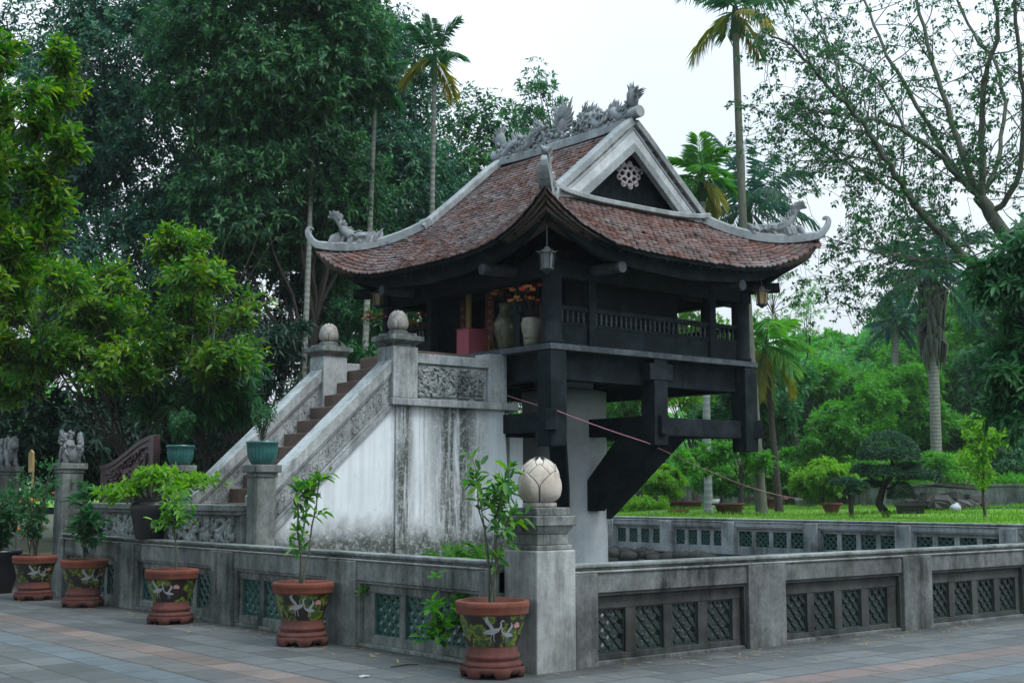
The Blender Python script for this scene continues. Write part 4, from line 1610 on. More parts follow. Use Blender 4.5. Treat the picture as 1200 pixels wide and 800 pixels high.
# ---------------------------------------------------------------- hips with curled ends
def hip_pts(sx_, sy_, rs, dz=0.0):
    return [Vector((sx_ * flare(r, r), sy_ * flare(r, r), roofz(r, r) + dz)) for r in rs]
for sx_ in (-1, 1):
    for sy_ in (-1, 1):
        rs = [1.60 + (3.02 - 1.60) * i / 12 for i in range(13)]
        pts = hip_pts(sx_, sy_, rs, 0.0)
        curl = [(3.165, 5.965), (3.205, 6.045), (3.23, 6.13), (3.235, 6.205), (3.215, 6.265), (3.175, 6.29), (3.138, 6.27), (3.13, 6.225)]
        pts += [Vector((sx_ * r, sy_ * r, z)) for r, z in curl]
        ws = [0.18] * 13 + [0.165, 0.145, 0.12, 0.10, 0.085, 0.07, 0.06, 0.04]
        hs = [0.17] * 11 + [0.155, 0.14] + [0.125, 0.11, 0.10, 0.09, 0.08, 0.07, 0.06, 0.045]
        lat = Vector((-sy_, sx_, 0))
        b = MB()
        b.sweep(pts, ws, hs, lat)
        hip = b.build('hip_ridge', M['roof_trim'], pg, 0.012)
        # stepped brick courses under the upswept tile edge on both sides of the corner
        c = MB()
        for f in ((sx_, 0), (0, sy_)):
            for lay in range(3):
                rows = []
                for i in range(11):
                    t_ = i / 10
                    aa = 2.0 + 1.02 * t_
                    o1 = flare(RE, aa)
                    k_ = o1 / RE
                    hgt = 0.018 + 0.055 * t_ ** 1.8
                    top_ = roofz(RE, aa) - 0.03 - lay * hgt
                    out = o1 - 0.015 - 0.045 * lay
                    al = aa * (1 + (k_ - 1) * aa / RE)
                    ins = out - 0.35
                    if f[0]:
                        P = lambda q, z_: Vector((sx_ * q, sy_ * min(al, q if q > 2.6 else al), z_))
                    else:
                        P = lambda q, z_: Vector((sx_ * min(al, q if q > 2.6 else al), sy_ * q, z_))
                    rows.append([P(out, top_), P(out, top_ - hgt), P(ins, top_ - hgt), P(ins, top_)])
                c.grid(rows, smooth=False)
        c.build('eave_courses', M['course'], hip)
        # phoenix-like crest riding on the hip
        c = MB()
        d2 = Vector((sx_, sy_, 0)).normalized()
        def hp(s_, z_, l=0.0):
            return Vector((sx_, sy_, 0)) * s_ + Vector((0, 0, z_)) + lat.normalized() * l
        base_z = lambda s_: roofz(min(s_, 3.02), min(s_, 3.02)) + 0.16
        body = [(2.34, 0.03), (2.46, 0.08), (2.58, 0.11), (2.68, 0.14), (2.745, 0.21), (2.78, 0.31), (2.82, 0.41), (2.875, 0.47), (2.95, 0.46)]
        BP = [hp(s_, base_z(2.36) + (base_z(min(s_, 2.78)) - base_z(2.36)) + q) for s_, q in body]
        c.tube(BP, [0.04, 0.08, 0.10, 0.10, 0.075, 0.06, 0.055, 0.045, 0.02], 8)
        rr = random.Random(int(5 * sx_ + sy_))
        ln_ = lat.normalized()
        for i in range(95):
            f_ = rr.random() * 7.6
            j = int(f_)
            o_ = BP[j].lerp(BP[j + 1], f_ - j)
            a_ = rr.uniform(-2.0, 2.0)
            back = -d2 if j < 4 else Vector((0, 0, 1))
            dv = (ln_ * math.sin(a_) + (Vector((0, 0, 1)) if j < 4 else -d2) * math.cos(a_) * 0.9 + back * 0.9).normalized()
            r_ = 0.075 if j < 4 else 0.04
            c.tube([o_ + dv * r_ * 0.4, o_ + dv * (r_ + 0.035), o_ + dv * (r_ + 0.075) + back * 0.02], [0.036, 0.026, 0.005], 5)
        for i in range(40):
            s_ = 2.30 + 0.62 * rr.random()
            p0 = hp(s_, base_z(min(s_, 2.8)) - 0.02, rr.uniform(-0.06, 0.06))
            c.tube([p0, p0 + Vector((0, 0, 0.12)) - d2 * 0.05, p0 + Vector((0, 0, 0.12 + 0.10 * rr.random())) - d2 * (0.16 * rr.random())], [0.05, 0.045, 0.008], 5)
        c.build('hip_crest', M['stone_grey'], hip)

# ---------------------------------------------------------------- gables
GY = 1.72
for sy_ in (-1, 1):
    y_out = sy_ * (GY + 0.03)
    y_in = sy_ * (GY - 0.05)
    lo, hi = min(y_out, y_in), max(y_out, y_in)
    def tri(ap, fx, fz):
        return (0, ap), (fx, fz)
    # white board: chevron between an outer and an inner line
    b = MB()
    O = [(-1.72, 6.20), (0, 7.62), (1.72, 6.20)]
    I = [(1.17, 6.30), (0, 7.27), (-1.17, 6.30)]
    # left and right halves as separate quads meeting at the ridge line
    b.ext([(-1.72, 6.18), (-1.17, 6.22), (0.0, 7.22), (0.0, 7.64)], 'xz', lo, hi)
    b.ext([(0.0, 7.64), (0.0, 7.22), (1.17, 6.22), (1.72, 6.18)], 'xz', lo + 0.0005, hi - 0.0005)
    bb = b.build('barge_board', M['gable_white'], pg)
    b = MB()
    yo2 = sy_ * (GY + 0.065)
    lo2, hi2 = min(yo2, y_in), max(yo2, y_in)
    for s_ in (-1, 1):
        b.ext([(s_ * 1.30, 6.24), (s_ * 1.10, 6.24), (0.0, 7.165), (0.0, 7.31)], 'xz', lo2 + 0.001 * s_, hi2 + 0.001 * s_)
    b.build('inner_moulding', M['roof_trim'], bb, 0.006)
    # rake ridge on the edge of the roof, running down and kicking out at the foot
    b = MB()
    for s_ in (-1, 1):
        pts = [Vector((s_ * x_, sy_ * (GY + 0.0), z_)) for x_, z_ in ((0.0, 7.62), (0.25, 7.43), (0.6, 7.13), (0.95, 6.83), (1.3, 6.54), (1.55, 6.33), (1.75, 6.16))]
        b.sweep(pts, [0.19] * 7, [0.13] * 7, (0, 1, 0))
    b.tube([Vector((0, sy_ * 1.4, 7.80)), Vector((0, sy_ * 1.92, 7.82))], [0.10, 0.10], 10)
    b.build('rake_ridge', M['roof_trim'], pg, 0.012)
    # recessed dark gable wall
    b = MB()
    yg0, yg1 = sorted((sy_ * (GY - 0.34), sy_ * (GY - 0.28)))
    b.ext([(-1.6, 6.12), (1.6, 6.12), (0, 7.5)], 'xz', yg0, yg1)
    b.build('gable_wall', M['wood'], pg)
    # foot moulding across the gable, dipping with the roof
    b = MB()
    pts = []
    for i in range(13):
        x_ = -1.78 + 3.56 * i / 12
        pts.append(Vector((x_, sy_ * (GY + 0.02), 6.19 + 0.10 * (x_ / 1.78) ** 4)))
    b.sweep(pts, [0.20] * 13, [0.09] * 13, (0, 1, 0))
    b.build('gable_sill', M['roof_trim'], pg, 0.01)
    # fretwork medallion
    b = MB()
    ym = sy_ * (GY - 0.10)
    mz = 6.80
    rr = random.Random(17)
    def loop(cx_, cz_, r1, r2, wd):
        b.tube([Vector((cx_ + r1 * math.cos(q), ym, mz + cz_ + r2 * math.sin(q))) for q in [2 * math.pi * i / 12 for i in range(13)]], wd, 6, False)
    loop(0, 0.0, 0.065, 0.065, 0.022)
    for k in range(7):
        a = k * 2 * math.pi / 7 + 0.4
        loop(0.145 * math.cos(a), 0.13 * math.sin(a), 0.068, 0.06, 0.021)
    for k in range(9):
        a = k * 2 * math.pi / 9
        loop(0.225 * math.cos(a), 0.19 * math.sin(a), 0.04, 0.04, 0.018)
    for s_ in (-1, 1):
        b.tube([Vector((s_ * 0.22, ym, mz + 0.10)), Vector((s_ * 0.31, ym, mz + 0.16)), Vector((s_ * 0.33, ym, mz + 0.08)), Vector((s_ * 0.28, ym, mz + 0.06))], [0.024, 0.026, 0.02, 0.012], 6)
    b.build('medallion', M['medallion'], pg)

# ---------------------------------------------------------------- main ridge with dragons and sun
b = MB()
pts = [Vector((0, y_, 7.56 + 0.05 * (abs(y_) / 1.8) ** 3)) for y_ in np.linspace(-1.66, 1.66, 13)]
b.sweep(pts, [0.20] * 13, [0.17] * 13, (1, 0, 0))
b.build('main_ridge', M['roof_trim'], pg, 0.01)


def dragon(s_, seed):
    """body runs from a raised tail at the ridge end (y = s*1.75) to a head facing the sun disc"""
    rr = random.Random(seed)
    c = MB()
    Z = 7.72
    path = [(1.78, 0.36), (1.74, 0.24), (1.66, 0.10), (1.52, 0.05), (1.40, 0.13), (1.30, 0.22), (1.18, 0.22), (1.08, 0.10), (0.98, 0.04), (0.88, 0.10), (0.80, 0.22), (0.70, 0.30), (0.60, 0.30)]
    rs = [0.05, 0.075, 0.085, 0.09, 0.092, 0.095, 0.095, 0.095, 0.09, 0.088, 0.085, 0.085, 0.075]
    P3 = [Vector((0.04 * math.sin(i * 1.3), s_ * y_, Z + z_)) for i, (y_, z_) in enumerate(path)]
    c.tube(P3, rs, 8)
    # dorsal spikes
    for i in range(1, len(P3) - 1):
        for k in range(3):
            p = P3[i].lerp(P3[i + 1], k / 3)
            c.cone(p + Vector((0, 0, 0.06)), p + Vector((rr.uniform(-.05, .05), s_ * 0.06, 0.18 + 0.08 * rr.random())), 0.036)
    # head: skull, snout, jaw, horns, mane
    H = Vector((0, s_ * 0.56, Z + 0.33))
    c.ball(H, 0.085, 10, (0.9, 1.1, 0.95))
    c.tube([H, H + Vector((0, -s_ * 0.10, 0.0)), H + Vector((0, -s_ * 0.17, 0.03))], [0.07, 0.052, 0.03], 8)
    c.tube([H + Vector((0, 0, -0.04)), H + Vector((0, -s_ * 0.09, -0.075)), H + Vector((0, -s_ * 0.13, -0.07))], [0.045, 0.03, 0.012], 6)
    for q in (-1, 1):
        c.tube([H + Vector((q * 0.04, 0, 0.06)), H + Vector((q * 0.07, s_ * 0.10, 0.14)), H + Vector((q * 0.06, s_ * 0.17, 0.22))], [0.022, 0.016, 0.005], 5)
        c.ball(H + Vector((q * 0.06, -s_ * 0.05, 0.04)), 0.022, 6)
    for i in range(22):
        a = rr.uniform(-1.6, 2.4)
        dv = Vector((rr.uniform(-0.6, 0.6), s_ * math.cos(a) * 0.6 + s_ * 0.5, math.sin(a) * 0.9)).normalized()
        c.cone(H + dv * 0.05, H + dv * (0.16 + 0.08 * rr.random()), 0.028)
    # tail fan at the ridge end
    T = Vector((0, s_ * 1.74, Z + 0.36))
    c.ball(T, 0.12, 10, (0.8, 1, 1.5))
    for i in range(64):
        a = rr.uniform(-0.7, 2.4)
        dv = Vector((rr.uniform(-0.55, 0.55), s_ * (math.cos(a) * 0.8), max(0.0, math.sin(a)) + 0.25)).normalized()
        o_ = T + Vector((0, 0, rr.uniform(-0.12, 0.10)))
        c.cone(o_, o_ + dv * (0.11 + 0.14 * rr.random()), 0.036)
    # clouds and claws along the ridge
    for i in range(210):
        y_ = s_ * (0.22 + 1.5 * rr.random())
        q = rr.choice((-1, 1)) * (0.03 + 0.06 * rr.random())
        r_ = 0.03 + 0.055 * rr.random()
        z_ = Z - 0.02 + 0.30 * rr.random() ** 1.4
        a0 = rr.random() * 6
        c.tube([Vector((q, y_ + r_ * (1 - t / 7) * math.cos(a0 + t), z_ + r_ * (1 - t / 7) * math.sin(a0 + t))) for t in range(6)], [0.018, 0.028, 0.032, 0.028, 0.022, 0.012], 5)
    return c.build('ridge_dragon', M['stone_grey'], pg)


dragon(-1, 3)
dragon(1, 8)
b = MB()
ctr = Vector((0, 0.0, 8.02))
ring = [ctr + Vector((0, 0.125 * math.cos(q), 0.15 * math.sin(q))) for q in [2 * math.pi * i / 24 for i in range(25)]]
b.tube(ring, 0.035, 8, False)
for i in range(15):
    a = -0.7 + (math.pi + 1.4) * i / 14
    d_ = Vector((0, math.cos(a), math.sin(a)))
    ln = 0.13 + (0.17 if i in (5, 7, 9) else 0.05) * (1 if math.sin(a) > 0 else 0.3)
    p0 = ctr + Vector((0, 0.14 * d_.y, 0.165 * d_.z))
    b.tube([p0, p0 + d_ * ln * 0.5 + Vector((0, 0, 0.03)), p0 + d_ * ln + Vector((0, 0, 0.08))], [0.045, 0.035, 0.004], 6)
for i in range(22):
    a = R_.random() * 6.28
    b.ball((R_.uniform(-.05, .05), R_.uniform(-0.3, 0.3), 7.72 + R_.random() * 0.14), 0.035 + 0.03 * R_.random(), 6)
sn = b.build('sun_disc', M['stone_grey'], pg)
b = MB()
b.ball(ctr, 0.105, 14, (0.3, 1, 1.2))
b.build('sun_face', M['medallion'], sn)

# ---------------------------------------------------------------- things on and around the pagoda
def lantern(label, p, h=0.42, gl='glass_amber', mt='iron', up=0.5):
    t = thing('hanging_lantern', label, 'lantern', p, 0.3, 'lanterns hanging from the eaves')
    b = MB()
    b.lathe([(0, h), (0.035, h), (0.04, h * 0.93), (0.125, h * 0.80), (0.13, h * 0.77), (0.0, h * 0.77)], 6, smooth=False)
    for k in range(6):
        a = k * math.pi / 3
        b.tube([(0.085 * math.cos(a), 0.085 * math.sin(a), h * 0.2), (0.105 * math.cos(a), 0.105 * math.sin(a), h * 0.78)], 0.008, 5)
        b.cone((0.12 * math.cos(a), 0.12 * math.sin(a), h * 0.79), (0.155 * math.cos(a), 0.155 * math.sin(a), h * 0.86), 0.012)
    b.lathe([(0, 0), (0.02, 0.0), (0.045, h * 0.07), (0.095, h * 0.14), (0.095, h * 0.2), (0, h * 0.2)], 6, smooth=False)
    b.tube([(0, 0, h), (0, 0, h + up)], 0.008, 5)
    b.build('lantern_frame', M[mt], t)
    b = MB()
    b.lathe([(0.075, h * 0.2), (0.094, h * 0.77)], 6, smooth=False)
    b.build('lantern_glass', M[gl], t)
    return t


lantern('grey bronze lantern hanging in front of the nearest corner column', pix(641, 320, 18.25), 0.38, 'glass_grey', 'iron', 0.30)
lantern('small dark lantern under the right roof corner beside the palm trunk', pix(893, 361, 21.3), 0.36, 'glass_amber', 'iron', 0.62)
lantern('amber lantern under the left roof corner behind the stair lotus', pix(443, 362, 22.2), 0.34, 'glass_amber', 'iron', 0.62)

bp = pix(553, 409.5, 19.62)
ob = thing('offering_box', 'faded red wooden offering box on the deck edge at the stair head', 'box', (XC - 2.05, 16.57, FL), 0)
b = MB()
b.box(-0.19, 0.19, -0.16, 0.16, 0.002, 0.41)
b.build('box_body', M['red_box'], ob, 0.008)
b = MB()
b.box(-0.20, 0.20, -0.17, 0.17, 0.412, 0.43)
b.build('box_lid', M['red_box'], ob, 0.004)


def bouquet(name, parent, z0, n, spread, h, seed, mats=('petal_red', 'petal_orange'), lean=(0, 0)):
    rr = random.Random(seed)
    stems = MB()
    fl = {m_: MB() for m_ in mats}
    ls = LeafSet()
    rng = np.random.default_rng(seed)
    for i in range(n):
        a = rr.random() * 6.28
        s_ = spread * math.sqrt(rr.random())
        q = Vector((lean[0] + s_ * math.cos(a), lean[1] + s_ * math.sin(a), z0 + h * (0.5 + 0.5 * rr.random())))
        stems.tube([Vector((0, 0, z0 - 0.05)), Vector((q.x * 0.4, q.y * 0.4, z0 + (q.z - z0) * 0.55)), q], 0.006, 4)
        mm = mats[rr.randrange(len(mats))]
        for k in range(7):
            aa = k * 0.9
            tip = q + Vector((0.05 * math.cos(aa), 0.05 * math.sin(aa), 0.02 + 0.025 * rr.random()))
            fl[mm].tube([q, (q + tip) / 2 + Vector((0, 0, -0.008)), tip], [0.008, 0.02, 0.004], 5)
        if i % 2:
            ls.add(*leaf_arrays(np.array([list(q * 0.75 + Vector((0, 0, z0 * 0.25)))]), rng.normal(0, 1, (1, 3)), np.array([[0, 0, 1.0]]), 0.13, 0.05, hq=True))
    so_ = stems.build('flower_stems', M['bark'], parent)
    for m_ in mats:
        fl[m_].build('blossoms', M[m_], parent)
    if ls.n:
        ls.build('leaves', M['leaf_black'], parent)


v = thing('flower_vase', 'small painted porcelain vase with red blossoms beside the corner column', 'vase', (XC - 2.14, YC - 1.67, FL))
b = MB()
b.lathe([(0, 0.002), (0.11, 0.002), (0.125, 0.1), (0.12, 0.14), (0.15, 0.25), (0.165, 0.36), (0.14, 0.42), (0.145, 0.44), (0.125, 0.44), (0.12, 0.38), (0, 0.36)], 24)
vb = b.build('vase_body', M['porcelain'], v)
b = MB()
b.lathe([(0.127, 0.105), (0.131, 0.12), (0.127, 0.15)], 24)
b.build('vase_band', M['porcelain_green'], vb)
bouquet('flowers', v, 0.42, 16, 0.32, 0.50, 4, lean=(0.0, 0.02))
v = thing('flower_vase', 'tall dark green porcelain vase with yellow and orange flowers by altar', 'vase', (XC - 1.78, YC - 0.62, FL))
b = MB()
b.lathe([(0, 0.002), (0.12, 0.002), (0.13, 0.12), (0.20, 0.36), (0.205, 0.5), (0.13, 0.64), (0.10, 0.74), (0.13, 0.82), (0.11, 0.82), (0.09, 0.74), (0, 0.7)], 24)
b.build('vase_body', M['porcelain_green'], v)
bouquet('flowers', v, 0.80, 12, 0.22, 0.30, 9)
v = thing('flower_vase', 'dark vase of loose red and orange flowers behind the nearer stair lotus', 'vase', (XC - 1.95, YC + 1.72, FL))
b = MB()
b.lathe([(0, 0.002), (0.10, 0.002), (0.11, 0.1), (0.16, 0.28), (0.13, 0.40), (0.15, 0.45), (0.12, 0.45), (0.1, 0.40), (0, 0.36)], 20)
b.build('vase_body', M['porcelain_green'], v)
bouquet('flowers', v, 0.43, 30, 0.80, 0.45, 14, lean=(-0.1, 0.3))

# rope from the stair end post to a tree beyond the pond
def on_y(px, py, Y):
    q = pix(px, py, 10.0)
    k = Y / q.y
    return Vector((q.x * k, Y, EYE + (q.z - EYE) * k))
key = [Vector((12.61, 15.46, 3.08)), on_y(650, 480, 14.295), on_y(757, 518, 14.30), pix(940, 585, 38.0)]
pts = []
for a_, c_ in zip(key[:-1], key[1:]):
    L_ = (c_ - a_).length
    pts += [a_.lerp(c_, i / 12) - Vector((0, 0, 0.008 * L_ * math.sin(math.pi * i / 12))) for i in range(12)]
pts.append(key[-1])
tag(MB().tube(pts, 0.008, 5).build('rope', M['rope']), 'pink rope stretched from stair end post across the pagoda braces', 'rope')

# ================================================================== POTS
def potband():
    m = NT('painted_pot_band')
    tco = m.n('ShaderNodeTexCoord')
    obi = m.n('ShaderNodeObjectInfo')
    v = m.n('ShaderNodeTexVoronoi')
    v.inputs['Scale'].default_value = 1
    vm = m.n('ShaderNodeVectorMath')
    vm.operation = 'ADD'
    m.l(m.vec((6.3, 6.3, 8.0), tco.outputs['Object']), vm.inputs[0])
    nz = m.n('ShaderNodeTexNoise')
    nz.inputs['Scale'].default_value = 14
    m.l(tco.outputs['Object'], nz.inputs['Vector'])
    m.l(nz.outputs['Color'], vm.inputs[1])
    vo = m.n('ShaderNodeVectorMath')
    vo.operation = 'ADD'
    m.l(vm.outputs[0], vo.inputs[0])
    m.l(m.math('MULTIPLY', obi.outputs['Random'], 40.0), vo.inputs[1])
    m.l(vo.outputs[0], v.inputs['Vector'])
    d = v.outputs['Distance']
    c = m.ramp(d, [(0.0, (0.02, 0.05, 0.04)), (0.22, (0.035, 0.075, 0.02)), (0.36, (0.06, 0.12, 0.015)), (0.42, (0.22, 0.24, 0.02)), (0.50, (0.05, 0.09, 0.015)), (0.60, (0.018, 0.013, 0.013))])
    sel = m.ramp(m.noise(5, 3, 0.5, tco.outputs['Object']), [(0.36, 1.0), (0.42, 0.0)])
    c = m.mix(sel, c, (0.018, 0.013, 0.014))
    m.bump(d, 0.3, 0.01)
    return m.fin(c, 0.45, 0.45)


M['potband'] = potband()


def crane(flip=1):
    """flat relief of two white cranes and a pink lotus on the pot band; local +x faces out"""
    w_, p_ = MB(), MB()
    def rr(z):
        return np.interp(z, [0.27, 0.45, 0.54], [0.224, 0.276, 0.298]) + 0.004
    def mp(u, z):
        r = rr(z)
        a = u / r
        return (r * math.cos(a), r * math.sin(a), z)
    def strip(pts, ws, mb):
        rows = []
        for i, (u, z) in enumerate(pts):
            a = pts[max(0, i - 1)]
            c = pts[min(len(pts) - 1, i + 1)]
            du, dz = c[0] - a[0], c[1] - a[1]
            l = math.hypot(du, dz) or 1
            nu, nz = -dz / l, du / l
            rows.append([mp(u + nu * ws[i] * k, z + nz * ws[i] * k) for k in (-1, -0.3, 0.3, 1)])
        mb.grid(rows)
    def one(u0, z0, s, f):
        P = lambda lst: [(u0 + f * a * s, z0 + b_ * s) for a, b_ in lst]
        strip(P([(-0.09, -0.01), (-0.045, 0.0), (0.0, 0.005), (0.045, 0.02), (0.06, 0.03)]), [0.006 * s, 0.022 * s, 0.028 * s, 0.018 * s, 0.008 * s], w_)
        strip(P([(0.05, 0.02), (0.075, 0.05), (0.07, 0.085), (0.085, 0.105), (0.105, 0.098)]), [0.011 * s, 0.009 * s, 0.008 * s, 0.009 * s, 0.003 * s], w_)
        for q in range(4):
            strip(P([(0.01, 0.01), (-0.03 - 0.012 * q, 0.07 + 0.01 * q), (-0.06 + 0.014 * q - 0.03, 0.125 + 0.012 * q)]), [0.012 * s, 0.013 * s, 0.003 * s], w_)
        strip(P([(-0.01, -0.02), (-0.02, -0.06), (-0.012, -0.09)]), [0.004 * s, 0.003 * s, 0.003 * s], w_)
        strip(P([(0.01, -0.02), (0.01, -0.06), (0.02, -0.09)]), [0.004 * s, 0.003 * s, 0.003 * s], w_)
    one(-0.035, 0.405, 0.95, flip)
    one(0.095, 0.375, 0.7, -flip)
    for k in range(7):
        a = math.pi * (k / 6)
        strip([(0.20, 0.44), (0.20 + 0.022 * math.cos(a), 0.445 + 0.022 * math.sin(a)), (0.20 + 0.04 * math.cos(a), 0.45 + 0.036 * math.sin(a))], [0.004, 0.012, 0.003], p_)
    return w_, p_


def pot_meshes():
    d = {}
    b = MB()
    b.lathe([(0.0, 0.085), (0.245, 0.085), (0.262, 0.10), (0.262, 0.128), (0.235, 0.14), (0.225, 0.155), (0.243, 0.168), (0.243, 0.195), (0.222, 0.205), (0.221, 0.27)], 40)
    d['pot_foot_ring'] = b.mesh('pot_foot_ring', M['terracotta_dark'])
    b = MB()
    b.lathe([(0.221, 0.27), (0.276, 0.45), (0.297, 0.54)], 48)
    d['painted_band'] = b.mesh('painted_band', M['potband'])
    b = MB()
    b.lathe([(0.297, 0.54), (0.318, 0.545), (0.321, 0.56), (0.324, 0.60), (0.327, 0.605), (0.327, 0.64), (0.322, 0.655), (0.30, 0.66), (0.288, 0.655), (0.280, 0.60), (0.27, 0.5)], 48)
    for k in range(60):
        a = k * math.pi / 30
        b.ball((0.323 * math.cos(a), 0.323 * math.sin(a), 0.618), 0.009, 6)
    d['pot_rim'] = b.mesh('pot_rim', M['terracotta'])
    b = MB()
    b.lathe([(0.0, 0.60), (0.15, 0.61), (0.283, 0.595)], 24)
    d['soil'] = b.mesh('soil', M['soil'])
    w_, p_ = crane(1)
    d['crane_motif'] = w_.mesh('crane_motif', M['white_paint'])
    d['lotus_motif'] = p_.mesh('lotus_motif', M['pink_paint'])
    b = MB()
    # one scrolled foot with the apron arching away on both sides
    for i in range(13):
        pass
    rows = []
    for i in range(17):
        a = -0.52 + 1.04 * i / 16
        t = abs(a) / 0.52
        zb = 0.0 if t < 0.42 else 0.045 * math.sin(min(1, (t - 0.42) / 0.3) * math.pi / 2) + 0.012 * math.sin((t - 0.42) * 9)
        ro = 0.262 + 0.022 * (1 - t) ** 1.5
        rows.append([(ro * math.cos(a), ro * math.sin(a), 0.098), ((ro + 0.012) * math.cos(a), (ro + 0.012) * math.sin(a), 0.06 + 0.02 * t), ((ro - 0.004) * math.cos(a), (ro - 0.004) * math.sin(a), zb), ((ro - 0.05) * math.cos(a), (ro - 0.05) * math.sin(a), zb), ((ro - 0.04) * math.cos(a), (ro - 0.04) * math.sin(a), 0.097)])
    b.grid(rows)
    b.add(rows[0], [(0, 1, 2, 3, 4)])
    b.add(rows[-1], [(4, 3, 2, 1, 0)])
    d['pot_leg'] = b.mesh('pot_leg', M['terracotta_dark'])
    return d


POT = pot_meshes()


def pot(label, x, y, turn=0.0, group='terracotta pots along the balustrade', sc=1.0, name='potted_plant'):
    face = math.atan2(-y, -x)
    t = thing(name, label, 'potted plant', (x, y, 0), face + turn, group)
    fr = link('pot_foot_ring', POT['pot_foot_ring'], t)
    for k in range(6):
        link('pot_leg', POT['pot_leg'], t, (0, 0, 0), k * math.pi / 3 + 0.2)
    bd = link('painted_band', POT['painted_band'], t)
    link('crane_motif', POT['crane_motif'], bd)
    link('lotus_motif', POT['lotus_motif'], bd)
    link('crane_motif', POT['crane_motif'], bd, (0, 0, 0), 2.3)
    link('pot_rim', POT['pot_rim'], t)
    link('soil', POT['soil'], t)
    return t


def shrub_in(t, z0, h, stems, spread, seed, leafL, leafW, mat, bark_m='bark_green', k=6, per=9, start=0.35, lean=(0, 0), r=0.011, spr=0.10, fruit=None, hq=True, droop=0.25, top_bias=1.0, twig=0.3):
    """woody stems with leaf rosettes along their upper parts, local coordinates of thing t"""
    rng = np.random.default_rng(seed)
    mb = MB()
    C, A = [], []
    for i in range(stems):
        a = rng.random() * 6.28
        rr_ = spread * (0.25 + 0.75 * rng.random())
        hh = h * (0.65 + 0.35 * rng.random()) if i else h
        q = Vector((lean[0] * hh + rr_ * math.cos(a), lean[1] * hh + rr_ * math.sin(a), z0 + hh))
        p = Vector((rng.normal(0, 0.025), rng.normal(0, 0.025), z0 - 0.04))
        pts = []
        for s_ in np.linspace(0, 1, 8):
            w_ = s_ ** 1.4
            pts.append(Vector((p.x + (q.x - p.x) * w_ + rng.normal(0, 0.012), p.y + (q.y - p.y) * w_ + rng.normal(0, 0.012), p.z + (q.z - p.z) * s_)))
        mb.tube(pts, [r * (1 - 0.75 * s_) + 0.002 for s_ in np.linspace(0, 1, 8)], 6)
        for _ in range(per):
            s_ = start + (1 - start) * rng.random() ** (1 / top_bias)
            f = s_ * 7
            j = min(6, int(f))
            o_ = pts[j].lerp(pts[j + 1], f - j)
            dv = Vector((rng.normal(), rng.normal(), 0.5 + 0.5 * rng.random())).normalized()
            e = o_ + dv * (twig * (0.4 + 0.6 * rng.random())) * h * 0.5
            mb.tube([o_, (o_ + e) / 2 + Vector((0, 0, 0.012)), e], [0.004, 0.003, 0.0015], 4)
            C.append(e)
            A.append(dv)
        C.append(pts[-1])
        A.append(Vector((0, 0, 1)))
    mb.build('stems', M[bark_m], t)
    ls = LeafSet()
    C, A = np.array(C), np.array(A)
    ls.add(*rosettes(rng, C, A, k, leafL, leafW, 1.2, droop, hq, stem=1.1))
    ls.build('foliage', M[mat], t)
    if fruit:
        fb = MB()
        for i in range(fruit[0]):
            c = C[rng.integers(len(C))] + rng.normal(0, 0.06, 3)
            fb = MB()
            fb.ball(tuple(c - np.array([0, 0, 0.05])), fruit[1] * (0.8 + 0.4 * rng.random()), 8)
            fb.build('fruit', M['orange'], t)


t = pot('terracotta pot with cranes and a leafy sapling in front of the corner post', 7.30, 9.16, 0.15)
shrub_in(t, 0.60, 1.22, 6, 0.26, 3, 0.125, 0.046, 'leaf_sapling', k=6, per=6, start=0.5, r=0.010, top_bias=1.8, lean=(0.0, 0.05), twig=0.32, hq=True)
t = pot('terracotta pot with slender sapling, second from the corner post', 7.22, 12.30, -0.1)
shrub_in(t, 0.60, 1.18, 3, 0.16, 12, 0.125, 0.048, 'leaf_sapling', k=6, per=9, start=0.35, r=0.012, twig=0.3)
t = pot('terracotta pot with one thin stem and small dark leafy head', 7.14, 15.35, -0.5)
shrub_in(t, 0.60, 0.86, 1, 0.02, 21, 0.115, 0.038, 'leaf_sapling', k=7, per=40, start=0.6, r=0.013, twig=0.72, droop=0.6)
t = pot('terracotta pot with broad-leaved bush beside the black bonsai jar', 7.20, 18.35, 0.3)
shrub_in(t, 0.60, 1.05, 5, 0.34, 31, 0.20, 0.07, 'leaf_mid', k=6, per=6, start=0.45, r=0.012, twig=0.35)
t = pot('terracotta pot with tall citrus tree bearing small orange fruit', 7.08, 20.0, 0.1)
shrub_in(t, 0.60, 1.42, 7, 0.50, 44, 0.11, 0.042, 'leaf_mid', k=6, per=17, start=0.3, r=0.013, twig=0.34, fruit=(14, 0.024), hq=False)

# dark tub with shrub at the very left
dt = thing('potted_plant', 'plain dark tub with citrus shrub at the left edge of the courtyard', 'potted plant', (7.1, 21.7, 0))
b = MB()
b.lathe([(0, 0.0), (0.22, 0.0), (0.30, 0.3), (0.33, 0.62), (0.36, 0.63), (0.36, 0.68), (0.31, 0.68), (0.29, 0.6), (0, 0.6)], 28)
b.build('tub', M['black_jar'], dt)
shrub_in(dt, 0.6, 1.0, 9, 0.55, 47, 0.12, 0.048, 'leaf_mid', k=7, per=22, start=0.2, r=0.013, twig=0.4, hq=False, fruit=(8, 0.026))

